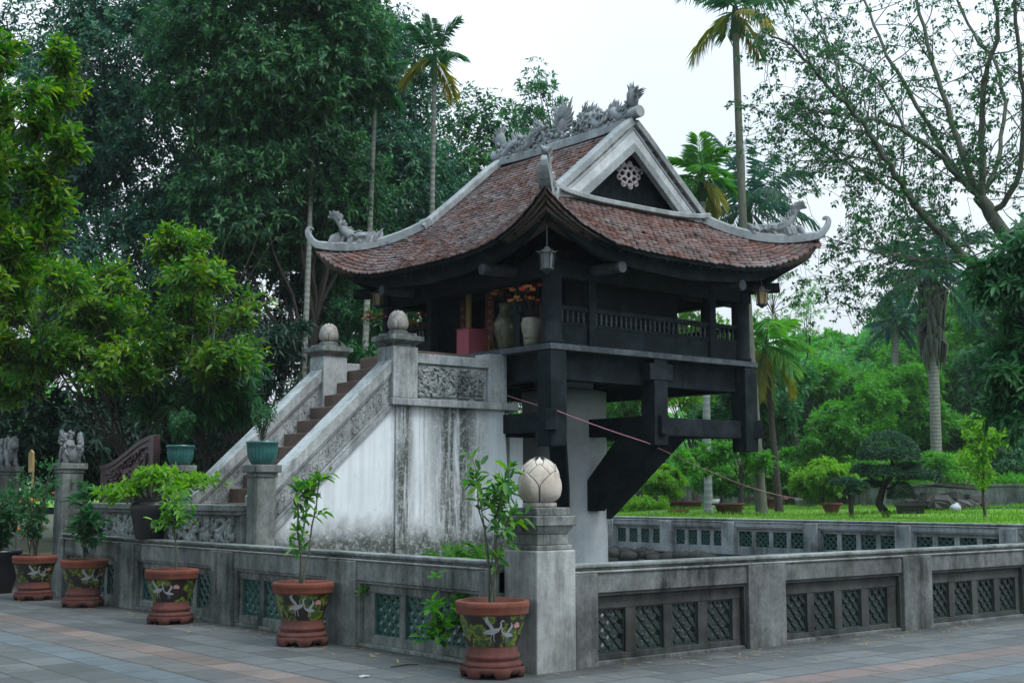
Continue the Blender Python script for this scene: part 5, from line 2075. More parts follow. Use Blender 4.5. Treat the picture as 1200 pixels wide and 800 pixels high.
# creeper at the foot of the wall by the first pot, and fern by the stair
def weed(name, label, p, seed, n, spread, L, Wd, mat='leaf_bright', h=0.3, cat='plant', group=None):
    t = thing(name, label, cat, p, 0, group)
    rng = np.random.default_rng(seed)
    C = np.stack([rng.normal(0, spread, n), rng.normal(0, spread, n), np.abs(rng.normal(0, h, n)) + 0.03], 1)
    A = unit(C * np.array([1, 1, 0.6]) + np.array([0, 0, 0.2]))
    mb = MB()
    for c in C[:14]:
        mb.tube([(0, 0, -0.03), (c[0] * 0.4, c[1] * 0.4, c[2] * 0.6), tuple(c)], [0.006, 0.004, 0.002], 4)
    mb.build('stems', M['bark_green'], t)
    ls = LeafSet()
    ls.add(*rosettes(rng, C, A, 5, L, Wd, 1.2, 0.4, True))
    ls.build('foliage', M[mat], t)
    return t


weed('creeper', 'broad-leaved green creeper growing out of the wall left of the first pot', (7.5, 10.2, 0.22), 5, 26, 0.10, 0.13, 0.07, 'leaf_bright', 0.25)
weed('creeper', 'small weed sprouting from the balustrade recess between the first two pots', (7.62, 11.74, 0.5), 6, 6, 0.02, 0.06, 0.035, 'leaf_bright', 0.06)
for k, (x_, y_, s_) in enumerate(((11.9, 15.15, 0.30), (12.3, 15.0, 0.24), (11.2, 15.1, 0.22), (12.75, 14.85, 0.26))):
    ft = thing('fern', ['feathery fern growing highest at the foot of the stained stair wall', 'feathery fern right of the tallest one at the stair wall foot', 'small fern nearest the dark corner strip of the stair wall', 'fern rightmost at the stair wall foot, beside the pillar'][k], 'fern', (x_, y_, 0.55), 0, 'ferns below the stair wall')
    rng = np.random.default_rng(60 + k)
    ls = LeafSet()
    sb = MB()
    for i in range(11):
        ls.add(*frond(rng, (0, 0, 0), i * 2.4, 0.7 + 0.5 * rng.random(), s_ * 1.9, 0.10, 0.022, 2.6, 16, 0.2, 0.2, sb, 0.006))
    ls.build('fronds', M['leaf_bright'], ft)
    sb.build('stalks', M['bark_green'], ft)

# black jar with bonsai standing on the balustrade
bj = thing('bonsai', 'glossy black jar with spreading yellow-green bonsai on the balustrade top', 'bonsai', (7.73, 17.35, 0.965))
bj.scale = (1.15, 1.15, 1.08)
b = MB()
b.lathe([(0, 0.0), (0.165, 0.0), (0.175, 0.02), (0.235, 0.33), (0.25, 0.41), (0.235, 0.46), (0.20, 0.475), (0.225, 0.49), (0.225, 0.505), (0.185, 0.505), (0.18, 0.44), (0, 0.43)], 32)
b.build('jar', M['black_jar'], bj)
b = MB()
rng = np.random.default_rng(8)
C, A = [], []
sv_ = _R
for k, (du, dz) in enumerate([(-0.30, 0.14), (-0.18, 0.20), (-0.02, 0.36), (0.14, 0.30), (0.30, 0.22), (0.46, 0.32), (0.56, 0.28), (-0.36, 0.10), (0.40, 0.16), (0.12, 0.40)]):
    q = _R * du + _F * rng.normal(0, 0.12) + Vector((0, 0, 0.47 + dz))
    lp_ = limb(b, rng, Vector((0, 0, 0.42)), q, 0.028, 0.006, 0.12, 6)
    for _ in range(26):
        dv = rng.normal(0, 1, 3) * np.array([0.11, 0.11, 0.035])
        C.append(np.array(q) + dv)
        A.append(unit(dv + np.array([0, 0, 0.12])))
b.build('stems', M['bark_green'], bj)
ls = LeafSet()
ls.add(*rosettes(rng, np.array(C), np.array(A), 6, 0.10, 0.036, 1.2, 0.3, True))
ls.build('foliage', M['leaf_spring'], bj)

# teal fluted pots on the two newel posts
def teal_pot(label, p, seed, bushy):
    t = thing('potted_plant', label, 'potted plant', p)
    t.scale = (0.68, 0.68, 0.92)
    b = MB()
    n = 48
    profl = [(0.17, 0.0), (0.205, 0.02), (0.255, 0.10), (0.28, 0.20), (0.285, 0.285), (0.305, 0.29), (0.305, 0.32), (0.275, 0.32), (0.26, 0.27), (0.0, 0.265)]
    rows = []
    for r, z in profl:
        flute = 0.008 if z < 0.288 and r > 0.1 else 0
        rows.append([((r + flute * abs(math.sin(12 * a)) * 2 - flute) * math.cos(a), (r + flute * abs(math.sin(12 * a)) * 2 - flute) * math.sin(a), z) for a in [2 * math.pi * i / (n * 2) for i in range(n * 2 + 1)]])
    b.grid(rows, flip=True)
    b.lathe([(0, 0.001), (0.17, 0.001)], 24)
    b.build('pot', M['glaze_teal'], t)
    shrub_in(t, 0.27, 0.55, 7 if bushy else 6, 0.34, seed, 0.07, 0.026, 'leaf_mid', k=7, per=34 if bushy else 12, start=0.3, r=0.01, twig=0.6, hq=False, top_bias=1.4, bark_m='bark')
    return t


teal_pot('fluted teal pot with sparse twiggy shrub on the nearer newel post', (8.06, 14.80, 1.95), 71, False)
teal_pot('fluted teal pot with bushy dark shrub on the farther newel post', (8.46, 18.02, 2.0), 72, True)

# litter on the paving
p = pix(427, 793, 1)
def ground_at(px, py):
    a = pix(px, py, 1.0)
    k = EYE / (EYE - a.z)
    return Vector((a.x * k, a.y * k, 0))
q = ground_at(427, 793)
b = MB()
b.grid([[(-0.05, -0.02, 0.004), (-0.05, 0.02, 0.012)], [(0.0, -0.03, 0.012), (0.0, 0.03, 0.02)], [(0.06, -0.01, 0.006), (0.06, 0.015, 0.012)]])
tag(b.build('paper_scrap', M['white_paint'], loc=q), 'tiny white paper scrap on the paving in front of the first pots', 'litter')
q0, q1 = ground_at(458, 782), ground_at(490, 779)
tag(MB().tube([q0 + Vector((0, 0, 0.008)), (q0 + q1) / 2 + Vector((0.02, 0.01, 0.014)), q1 + Vector((0, 0, 0.008))], [0.006, 0.008, 0.004], 6).build('twig', M['bark']), 'short dry twig lying on the paving beside the paper scrap', 'twig')

rng = np.random.default_rng(41)
n = 230
lx = np.where(rng.random(n) < 0.55, 7.5 - np.abs(rng.normal(0, 0.45, n)), 7.4 + rng.random(n) * 8)
ly = np.where(lx < 7.5, 9.0 + rng.random(n) * 11, 8.95 - np.abs(rng.normal(0, 0.5, n)))
ld = unit(np.stack([rng.normal(0, 1, n), rng.normal(0, 1, n), rng.normal(0, 0.12, n)], 1))
V_, F_ = leaf_arrays(np.stack([lx, ly, np.full(n, 0.012)], 1), ld, np.tile(np.array([[0, 0, 1.0]]), (n, 1)) + rng.normal(0, 0.15, (n, 3)), 0.03 + 0.06 * rng.random(n), 0.022, 0.1, 0.0)
V_[:, 2] = np.maximum(V_[:, 2], 0.004)
o = bpy.data.objects.new('fallen_leaves', tri_mesh('fallen_leaves', V_, F_, M['frond_dead']))
COL.objects.link(o)
tag(o, 'scattered small dry leaves lying on the paving along the balustrades', 'leaf litter', kind='stuff')

# ================================================================== GARDEN BEYOND THE POND
def g(px, D, dz=0.0):
    p = at(px, D)
    return Vector((p.x, p.y, (lawn_z(p.x, p.y) if p.x > 24.4 else 0.52) + dz))


# low retaining wall and hedge behind the lawn
a0, a1 = at(660, 58, 0), at(1330, 38, 0)
rw = thing('garden_wall', 'low grey retaining wall running behind the lawn', 'wall', ((a0.x + a1.x) / 2, (a0.y + a1.y) / 2, 1.1))
mid_ = Vector(rw.location)
b = MB()
d_ = (a1 - a0).normalized()
b.beam(Vector((a0.x, a0.y, 1.3)) - mid_, Vector((a1.x, a1.y, 1.3)) - mid_, 0.3, 1.0)
b.build('wall_body', M['concrete'], rw, 0.01)
b = MB()
b.beam(Vector((a0.x, a0.y, 1.83)) - mid_, Vector((a1.x, a1.y, 1.83)) - mid_, 0.38, 0.07)
b.build('coping', M['concrete'], rw, 0.008)
rng = np.random.default_rng(77)
nrm = Vector((-d_.y, d_.x, 0))
if nrm.dot(_F) < 0:
    nrm = -nrm
n = 3800
tt = rng.random(n)
C = np.array([list(a0.lerp(a1, s_) + nrm * (0.6 + 0.9 * rng.random())) for s_ in tt])
C[:, 2] = 1.55 + 0.55 * rng.random(n) * (0.7 + 0.4 * np.sin(tt * 40))
A = unit(rng.normal(0, 0.5, (n, 3)) + np.array([0, 0, 1.0]))
ls = LeafSet()
ls.add(*rosettes(rng, C, A, 7, 0.26, 0.05, 0.9, 0.3))
tag(ls.build('hedge', M['leaf_bright']), 'strip of bright leafy hedge planting along the top of the garden wall', 'hedge', kind='stuff')


def bowl(name, label, p, prof_, mat, seg=28, sq=None, soil=None, cat='planter', sc=0.52):
    t = thing(name, label, cat, p)
    b = MB()
    b.lathe([(r * sc, z * sc) for r, z in prof_], seg, smooth=seg > 8)
    o_ = b.build('planter_body', M[mat], t)
    if sq:
        o_.scale = (*sq, 1)
    if soil:
        b = MB()
        b.lathe([(0, soil[1]), (soil[0], soil[1])], seg)
        s_ = b.build('soil', M['soil'], t)
        if sq:
            s_.scale = (*sq, 1)
    return t


bowl('plant_bowl', 'wide brown bowl planter with thick pale rim on the lawn', g(853, 37.2), [(0, 0.0), (0.48, 0.0), (0.55, 0.05), (0.72, 0.48), (0.90, 0.52), (0.90, 0.60), (0.80, 0.60), (0.7, 0.5), (0, 0.5)], 'terracotta_dark')
bowl('plant_tray', 'shallow red clay tray at the edge of the lawn under the pagoda struts', g(795, 37.4), [(0, 0), (0.62, 0), (0.68, 0.16), (0.72, 0.16), (0.72, 0.26), (0.62, 0.26), (0.6, 0.2), (0, 0.2)], 'terracotta', 28, (1.0, 0.6))
bowl('plant_tray', 'low pale stone tray left of the red clay tray', g(765, 38.0), [(0, 0), (0.75, 0), (0.8, 0.17), (0.7, 0.17), (0.66, 0.1), (0, 0.1)], 'concrete_pale', 28, (1.0, 0.6))
bowl('plant_tray', 'low pale stone tray right of the red clay tray', g(816, 39.0), [(0, 0), (0.6, 0), (0.66, 0.17), (0.58, 0.17), (0.55, 0.1), (0, 0.1)], 'concrete_pale', 28, (1.0, 0.6))
bowl('plant_trough', 'long brown oval trough beside the round bright bush', g(803, 44.5), [(0, 0.0), (1.25, 0.0), (1.38, 0.45), (1.48, 0.45), (1.48, 0.58), (1.3, 0.58), (1.25, 0.5), (0, 0.5)], 'terracotta_dark', 32, (1.0, 0.5))
bowl('plant_pot', 'grey rimmed clay planter behind the twin palm trunks', g(900, 41.5), [(0, 0), (0.7, 0), (0.85, 0.6), (1.2, 0.64), (1.2, 0.78), (1.0, 0.78), (0.95, 0.7), (0, 0.7)], 'terracotta_dark', 8)
bowl('plant_pot', 'octagonal weathered clay pot on the lawn left of the clipped bonsai', g(974, 38.0), [(0, 0), (0.34, 0), (0.30, 0.1), (0.52, 0.62), (0.62, 0.66), (0.62, 0.76), (0.54, 0.76), (0.5, 0.7), (0, 0.7)], 'terracotta_dark', 8)
bowl('plant_pot', 'small white urn beside the pale palm trunk', g(836, 45.5), [(0, 0), (0.26, 0), (0.2, 0.12), (0.36, 0.45), (0.44, 0.62), (0.36, 0.62), (0.3, 0.5), (0, 0.5)], 'white_metal', 20)
bowl('plant_pot', 'faceted grey stone pot by the garden wall right of the palm trunks', g(945, 45.0), [(0, 0.0), (0.5, 0.0), (0.78, 0.55), (0.74, 0.75), (0.6, 0.75), (0, 0.7)], 'concrete_pale', 6)
bowl('plant_pot', 'low dark planter under the clipped bonsai tree', g(1066, 34.5), [(0, 0.0), (0.72, 0.0), (0.8, 0.3), (0.88, 0.34), (0.88, 0.44), (0.75, 0.44), (0.7, 0.35), (0, 0.35)], 'black_jar', 4, (1.3, 0.9), sc=0.62)
# rock heap
rk = MB()
rr = random.Random(5)
for i in range(46):
    a, r_ = rr.random() * 6.28, math.sqrt(rr.random())
    rk.ball((1.7 * r_ * math.cos(a), 0.8 * r_ * math.sin(a), 0.1 + 0.55 * (1 - r_) * rr.random()), 0.16 + 0.18 * rr.random(), 6, (1.3, 1, 0.7), Matrix.Rotation(rr.random() * 3, 3, 'Z') @ Matrix.Rotation(rr.random(), 3, 'X'))
rk.beam((-1.4, -0.2, 0.75), (1.9, 0.1, 0.62), 0.7, 0.10)
rk.v = [(v[0] + rr.gauss(0, 0.028), v[1] + rr.gauss(0, 0.028), v[2] + rr.gauss(0, 0.03)) for v in rk.v]
rk.sm = [False] * len(rk.sm)
tag(rk.build('rubble_heap', M['rock'], loc=g(1108, 40.0)), 'heap of dark rubble and slabs on the lawn', 'rubble')
b = MB()
b.ball((0, 0, 0.12), 0.17, 12, (1.2, 0.9, 0.75))
b.ball((0.1, 0.02, 0.21), 0.09, 10, (1, 0.8, 0.8))
tag(b.build('white_sack', M['white_paint'], loc=g(1119, 37.6)), 'small crumpled white sack lying before the rubble heap', 'sack')

# lamps
def lamp(label, p, h, head):
    t = thing('street_lamp', label, 'lamp', p)
    b = MB()
    b.tube([(0, 0, -0.2), (0, 0, 0.2), (0, 0, h)], [0.09, 0.055, 0.04], 10)
    b.build('lamp_pole', M['iron'], t)
    b = MB()
    b.lathe([(0, h), (0.06, h), (0.10, h + 0.1), (head, h + 0.32), (head * 0.9, h + 0.36), (0, h + 0.42)], 16)
    b.build('lamp_head', M['white_metal'], t)


pl = at(1058, 56)
lamp('tall garden lamp with pale flat head among the bright trees', Vector((pl.x, pl.y, 1.2)), 4.1, 0.40)
pl = at(772, 60)
lamp('small white garden lamp glimpsed under the pagoda strut', Vector((pl.x, pl.y, 1.2)), 0.95, 0.2)

# ================================================================== TREES
def E_(px, py, D, rx, rz, ry=None):
    return (tuple(pix(px, py, D)), (rx, ry or rx, rz))


BIG = 'tall dark evergreens behind the staircase'
make_tree('evergreen_tree', 'broad dark evergreen filling the upper left behind the yellow-green tree', g(140, 34), 4.0, 0.22,
          [E_(60, 130, 34, 2.6, 3.4), E_(190, 110, 34, 2.7, 3.6), E_(120, 330, 33, 2.8, 2.0), E_(230, 290, 33, 2.2, 1.8)], 'leaf_dark', 1, 300, 0.85, 56, 7, 0.18, 0.068, 0.5, spray=1.0, group=BIG)
make_tree('evergreen_tree', 'tallest dark evergreen, cut by the frame above the left roof tip', g(364, 31), 5.0, 0.20,
          [E_(310, 60, 31, 2.5, 3.0), E_(380, 90, 31, 1.7, 2.8), E_(300, 240, 31, 2.0, 1.8), E_(390, 260, 32, 1.5, 1.9)], 'leaf_deep', 2, 290, 0.8, 54, 7, 0.185, 0.070, 0.55, spray=1.1, group=BIG)
make_tree('evergreen_tree', 'dark evergreen between the two slender palm trunks left of the roof', g(465, 37), 5.0, 0.19,
          [E_(440, 130, 37, 1.7, 3.1), E_(465, 240, 36, 1.9, 2.2), E_(430, 330, 36, 2.0, 1.8)], 'leaf_dark', 3, 200, 0.85, 54, 7, 0.18, 0.068, 0.5, spray=1.0, group=BIG)
make_tree('evergreen_tree', 'blue-green evergreen rising behind the left roof slope', g(570, 41), 5.0, 0.20,
          [E_(555, 190, 41, 1.8, 2.2), E_(600, 220, 42, 1.7, 2.0), E_(520, 260, 40, 1.6, 2.2), E_(570, 300, 42, 2.4, 2.2)], 'leaf_deep', 4, 180, 0.9, 38, 7, 0.22, 0.085, 0.5, spray=1.5, group=BIG)
make_tree('slender_tree', 'light open-crowned tree showing sky gaps behind the ridge dragons', g(628, 48), 6.0, 0.13,
          [E_(628, 135, 48, 1.35, 2.0), E_(625, 110, 48, 0.6, 1.6)], 'leaf_mid', 5, 46, 0.45, 10, 6, 0.24, 0.08, 0.3, inner=0.2)
make_tree('understory_tree', 'mid-green tree seen between the two stair lotuses', g(455, 30), 1.6, 0.10,
          [E_(450, 380, 31, 1.0, 1.0), E_(470, 420, 30, 1.0, 0.8), E_(415, 430, 31, 0.9, 0.7)], 'leaf_mid', 6, 50, 0.5, 34, 7, 0.20, 0.05, 0.7)
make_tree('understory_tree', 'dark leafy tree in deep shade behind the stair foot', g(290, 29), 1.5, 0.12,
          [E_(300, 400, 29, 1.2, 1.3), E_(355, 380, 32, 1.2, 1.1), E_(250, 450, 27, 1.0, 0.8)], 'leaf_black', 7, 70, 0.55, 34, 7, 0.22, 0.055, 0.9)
make_tree('drooping_shrub', 'shrub with long drooping dark leaves above the farther teal pot', g(240, 25), 1.0, 0.07,
          [E_(262, 440, 25, 0.75, 0.6), E_(215, 470, 24.5, 0.7, 0.5), E_(270, 480, 25, 0.45, 0.35)], 'leaf_mid', 8, 34, 0.35, 26, 7, 0.26, 0.06, 1.0)
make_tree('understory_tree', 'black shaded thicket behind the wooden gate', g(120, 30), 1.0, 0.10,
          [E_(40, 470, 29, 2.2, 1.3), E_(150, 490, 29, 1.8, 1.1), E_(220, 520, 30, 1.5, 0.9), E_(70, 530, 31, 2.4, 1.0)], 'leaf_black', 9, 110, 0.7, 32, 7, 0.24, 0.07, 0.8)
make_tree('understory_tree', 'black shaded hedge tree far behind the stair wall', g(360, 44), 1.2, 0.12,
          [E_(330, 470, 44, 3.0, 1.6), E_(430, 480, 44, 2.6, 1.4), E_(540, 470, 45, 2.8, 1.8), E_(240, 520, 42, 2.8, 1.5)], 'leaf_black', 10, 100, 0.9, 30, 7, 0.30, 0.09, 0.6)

LIME = 'yellow-green trees in the left foreground'
rr = random.Random(77)
near_ = [E_(-25 + rr.uniform(-35, 35), 60 + 21 * i + rr.uniform(-12, 12), 15.5 + rr.uniform(-0.8, 0.8), 0.42 + 0.3 * rr.random(), 0.34 + 0.2 * rr.random()) for i in range(15)]
near_ += [E_(62 + rr.uniform(-14, 12), 70 + 34 * i, 15.6, 0.22 + 0.12 * rr.random(), 0.22) for i in range(7)]
make_tree('yellow_green_tree', 'nearest yellow-green tree hanging into the upper left edge', at(-170, 15.5), 3.0, 0.12,
          near_ + [E_(-150, 150, 17, 1.6, 1.0), E_(-230, 260, 20, 1.8, 1.2), E_(-110, 40, 21, 1.6, 1.0)], 'leaf_lime', 11, 300, 0.28, 16, 8, 0.14, 0.05, 0.35, hq=True, group=LIME, inner=0.2, limbs=12, spray=2.4, twigs=True, spread=1.0)
wide_ = []
for i in range(34):
    px_ = rr.uniform(-10, 285)
    lo_y = 275 + 40 * math.sin(px_ / 40.0) * 0.4 + max(0, px_ - 200) * 0.35
    wide_.append(E_(px_, rr.uniform(lo_y, 465 - 0.1 * px_), 24 + rr.uniform(-1.6, 1.6), 0.34 + 0.40 * rr.random(), 0.24 + 0.26 * rr.random()))
make_tree('yellow_green_tree', 'spreading yellow-green tree over the lion posts with bare twigs on its right', g(150, 24), 1.7, 0.09,
          wide_, 'leaf_lime', 12, 330, 0.32, 13, 8, 0.165, 0.058, 0.35, hq=True, limbs=10, group=LIME, inner=0.1, spray=2.4, twigs=True, spread=1.0)
# bare twigs of that tree
bt = MB()
rng = np.random.default_rng(15)
tb_ = pix(215, 440, 24)
for k in range(17):
    e = pix(rng.uniform(225, 345), rng.uniform(235, 420), 24 + rng.normal(0, 0.7))
    o_ = tb_ + Vector(rng.normal(0, 0.35, 3))
    lp_ = limb(bt, rng, o_, e, 0.010, 0.003, rng.uniform(-0.1, 0.25), 5, 7)
    for j in (3, 4, 5):
        e2 = lp_[j] + Vector(rng.normal(0, 0.16, 3)) + _R * 0.25
        limb(bt, rng, lp_[j], e2, 0.006, 0.002, 0.05, 4, 3)
lt = bpy.data.objects['yellow_green_tree.001']
bt.v = [tuple(Vector(v) - lt.location) for v in bt.v]
bt.build('bare_twigs', M['bark_green'], lt)

# unseen trees added outside the frame so that their crowns shade the paving
def fl(fw, lt, z=0.0):
    q = _F * fw + _R * lt
    return Vector((q.x, q.y, z))
for k, (b0, c0, r_, lab) in enumerate((((-3, -5), (1.5, -3.5), 5.5, 'unseen spreading shade tree added behind the viewpoint on its left'), ((-6, 6), (-2.0, 4.5), 5.5, 'unseen spreading shade tree added behind the viewpoint on its right'), ((5, -13), (8.5, -11.5), 4.8, 'unseen shade tree added left of the courtyard, beyond the dark tub'))):
    c_ = fl(c0[0], c0[1], 10.2)
    make_tree('unseen_shade_tree', lab, fl(b0[0], b0[1]), 6.0, 0.22, [((c_.x, c_.y, c_.z), (r_, r_, 1.8))], 'leaf_mid', 200 + k, 90, 1.3, 30, 6, 0.42, 0.17, 0.4, limbs=10, group='unseen trees added to shade the forecourt', lean=(0.4, 0.4))

# slender palms on the left
SP = 'slender palms behind the staircase'
make_palm('slender_palm', 'leftmost slender palm, its pale leaning trunk passing the left roof curl', at(345, 28, 0.5), pix(366, 160, 30.8), 0.08, 0.055, 21, 7, 0.95, 0.40, 0.045, 'frond_dark', 0, group=SP, bow=0.05, shaft=False)
make_palm('slender_palm', 'slender palm with green crown in front of the dark evergreens, second from left', at(420, 28.5, 0.5), pix(439, 125, 31.5), 0.09, 0.055, 22, 7, 0.95, 0.42, 0.045, 'frond', 0, group=SP, els=(-0.5, 1.0), droop=0.7)
make_palm('slender_palm', 'tallest slender palm standing clear against the sky with yellowing fronds', at(500, 30, 0.5), pix(509, 98, 30), 0.085, 0.05, 23, 7, 0.95, 0.42, 0.032, 'frond', 2, 'frond_yellow', group=SP, els=(-0.7, 1.45), droop=0.5, bendk=0.7)

# palms on the right
RP = 'palms behind the right roof corner'
make_palm('tall_palm', 'tall thin mossy palm trunk crossing in front of the right roof corner', at(893, 38, 0.8), pix(862, 38, 38), 0.155, 0.10, 31, 9, 1.8, 0.62, 0.05, 'frond', 3, 'frond_yellow', group=RP, els=(-0.5, 1.2), droop=0.9, bark_m='bark_green', bow=-0.1)
make_palm('fan_palm', 'pale straight trunk behind the pagoda struts with fresh green crown above roof', at(830, 39, 0.8), pix(823, 235, 39), 0.125, 0.10, 32, 13, 1.08, 0.55, 0.045, 'frond_fresh', 3, 'frond_yellow', group=RP, els=(-0.9, 1.4), droop=0.35, bendk=0.9, bark_m='palm_bark_pale')
make_palm('feather_palm', 'stout grey palm with wide feathery fronds beside the tall thin palm', at(865, 50, 1.0), pix(874, 262, 50), 0.24, 0.19, 33, 15, 3.0, 0.75, 0.06, 'frond_dark', 0, group=RP, els=(-0.5, 1.35), droop=1.3, bendk=0.42)
make_palm('small_palm', 'short leaning palm with tan and yellow drooping fronds', at(913, 39.5, 0.85), pix(899, 432, 39.5), 0.13, 0.07, 34, 12, 1.45, 0.62, 0.055, 'frond_fresh', 4, 'frond_yellow', group=RP, els=(-1.0, 1.2), droop=0.7, bendk=0.9, bark_m='bark', az0=1.0)
make_palm('royal_palm', 'stout royal palm with shaggy dark skirt of dead fronds', at(1099, 50, 1.1), pix(1090, 318, 50), 0.22, 0.19, 35, 15, 2.6, 0.75, 0.055, 'frond_dark', 0, els=(-0.35, 1.35), droop=0.9, bendk=0.42, skirt=(3.9, 0.50), shaft=False)
make_palm('far_palm', 'small hazy palm far behind the royal palm', at(1050, 60, 1.0), pix(1049, 375, 60), 0.17, 0.14, 36, 16, 1.55, 0.5, 0.05, 'frond_dark', 0, els=(-0.6, 1.35), droop=0.9, bendk=0.4, shaft=False)

# background wood on the right: separate trees with visible trunks
BG = 'bright trees of the park beyond the lawn'
def bgtree(label, px, D, ells, mat, seed, tr=0.16, fz=3.0, n=70, cr=1.1, leaf=0.34, lw=0.13, sp=34, flat=0.45, group=BG, name='park_tree', bark_m='bark', droop=0.25):
    return make_tree(name, label, at(px, D, 1.1), fz, tr, [E_(*e) for e in ells], mat, seed, n, cr, sp, 7, leaf, lw, droop, bark_m, 10, group, flat=flat, inner=0.35)


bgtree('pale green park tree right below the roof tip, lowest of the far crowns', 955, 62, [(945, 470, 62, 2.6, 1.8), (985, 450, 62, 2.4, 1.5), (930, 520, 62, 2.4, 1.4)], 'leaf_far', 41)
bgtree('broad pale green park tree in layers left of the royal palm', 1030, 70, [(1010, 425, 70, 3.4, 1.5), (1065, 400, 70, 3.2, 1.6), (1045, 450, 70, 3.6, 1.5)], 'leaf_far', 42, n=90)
bgtree('tall bright park tree right behind the royal palm trunk', 1110, 64, [(1130, 385, 64, 2.6, 1.7), (1090, 430, 64, 2.6, 1.5), (1150, 440, 64, 2.8, 1.5), (1180, 380, 64, 2.2, 1.6)], 'leaf_bright', 43, n=100)
bgtree('deep green park tree at the right edge behind the dark hanging foliage', 1185, 57, [(1190, 430, 57, 2.4, 1.9), (1170, 490, 57, 2.4, 1.0), (1215, 360, 57, 2.2, 2.0)], 'leaf_mid', 44, n=80)
bgtree('dark shaded park tree with thin trunk under the royal palm', 1060, 58, [(1060, 490, 58, 2.4, 1.0), (1100, 500, 60, 2.2, 0.9), (1030, 510, 60, 1.9, 0.9)], 'leaf_mid', 45, 0.10, 2.0, 60)
bgtree('dark shaded park tree with thin trunk far right above the hedge', 1150, 66, [(1150, 500, 66, 2.8, 0.9), (1200, 500, 66, 2.6, 0.9), (1110, 480, 68, 2.2, 0.9)], 'leaf_mid', 46, 0.10, 2.0, 60)
bgtree('yellow-green fruit tree in front of the pale park trees', 1005, 47, [(1000, 500, 47, 1.35, 1.1), (1030, 470, 47, 1.0, 0.9), (965, 510, 47, 1.0, 0.9), (1000, 550, 46, 1.3, 0.6)], 'leaf_bright', 47, 0.09, 1.2, 110, 0.42, 0.19, 0.08, 18, 0.8)
bgtree('bright bushy tree beyond the lawn between the pagoda posts', 725, 52, [(725, 475, 52, 1.6, 1.1), (700, 520, 52, 1.3, 0.9), (750, 520, 53, 1.2, 0.8), (640, 500, 54, 1.6, 1.1)], 'leaf_bright', 48, 0.12, 1.4, 66, 0.6, 0.24, 0.09, 30, 0.7)
bgtree('yellow-green tree framed between middle and right pagoda posts', 815, 50, [(800, 465, 50, 1.3, 0.9), (835, 475, 50, 1.0, 0.9), (815, 430, 50, 1.1, 1.0), (780, 420, 51, 1.2, 1.0), (845, 400, 52, 1.1, 0.9), (805, 372, 52, 1.2, 0.8)], 'leaf_spring', 49, 0.12, 1.6, 66, 0.6, 0.24, 0.09, 30, 0.7)
bgtree('broad-leaved dark green tree left of the twin palm trunks', 868, 42, [(880, 460, 42, 0.9, 0.7), (910, 480, 42, 0.75, 0.6), (845, 490, 42, 0.8, 0.5), (930, 450, 43, 0.6, 0.6)], 'leaf_mid', 50, 0.08, 1.3, 44, 0.5, 0.27, 0.11, 20, 0.7)
bgtree('airy fine-leaved tree against the sky below the right roof tip', 935, 56, [(915, 330, 56, 1.4, 2.0), (935, 390, 56, 1.7, 1.5), (905, 400, 56, 1.3, 1.6)], 'leaf_bright', 51, 0.13, 4.0, 56, 0.8, 0.16, 0.05, 16, 0.4, droop=0.5)
bgtree('tall dark tree behind the small palm at the right of the pagoda', 905, 60, [(900, 480, 60, 2.0, 1.6), (880, 430, 60, 1.5, 1.5), (930, 530, 60, 2.2, 1.2), (860, 500, 60, 2.0, 1.4)], 'leaf_mid', 52, 0.15, 2.5, 70)
bgtree('rounded bright park tree highest behind the royal palm skirt', 1085, 78, [(1085, 385, 78, 3.6, 1.7), (1140, 370, 78, 3.4, 1.8), (1200, 340, 78, 3.2, 2.2)], 'leaf_bright', 53, n=100)
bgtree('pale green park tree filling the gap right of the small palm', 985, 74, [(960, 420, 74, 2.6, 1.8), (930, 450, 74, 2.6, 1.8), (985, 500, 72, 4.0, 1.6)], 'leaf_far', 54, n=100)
bgtree('bright middle-height tree between fruit tree and royal palm', 1065, 54, [(1060, 455, 54, 1.6, 1.0), (1085, 490, 54, 1.5, 0.8), (1040, 500, 55, 1.4, 0.8)], 'leaf_bright', 55, n=120, cr=0.55, sp=22, leaf=0.24, lw=0.09)
for k, (px, py, D, rx, rz, mt, lab) in enumerate((
        (920, 548, 47, 1.3, 0.8, 'leaf_bright', 'leafy shrub behind the twin palm trunks'),
        (965, 560, 44, 1.0, 0.55, 'leaf_spring', 'yellow-green shrub left of the octagonal pot'),
        (1085, 548, 46, 1.1, 0.5, 'leaf_bright', 'shrub at the foot of the royal palm'),
        (1120, 552, 47, 1.0, 0.45, 'leaf_spring', 'low bright shrub right of the royal palm foot'),
        (845, 560, 47, 0.9, 0.4, 'leaf_bright', 'shrub between pale palm trunk and crooked tree'),
        (735, 545, 53, 1.6, 0.6, 'leaf_mid', 'dark shrub row seen beside the stone pillar'),
        (1185, 535, 50, 1.4, 0.7, 'leaf_mid', 'dark shrub at the right edge above the hedge'))):
    make_tree('garden_shrub', lab, at(px, D, 1.15), 0.3, 0.04, [E_(px, py, D, rx, rz), E_(px + 14, py + 8, D, rx * 0.7, rz * 0.7), E_(px - 16, py + 6, D, rx * 0.6, rz * 0.8)], mt, 120 + k, 60, 0.36, 26, 6, 0.20, 0.075, 0.3, limbs=6, cat='shrub', group='shrubs beyond the lawn')
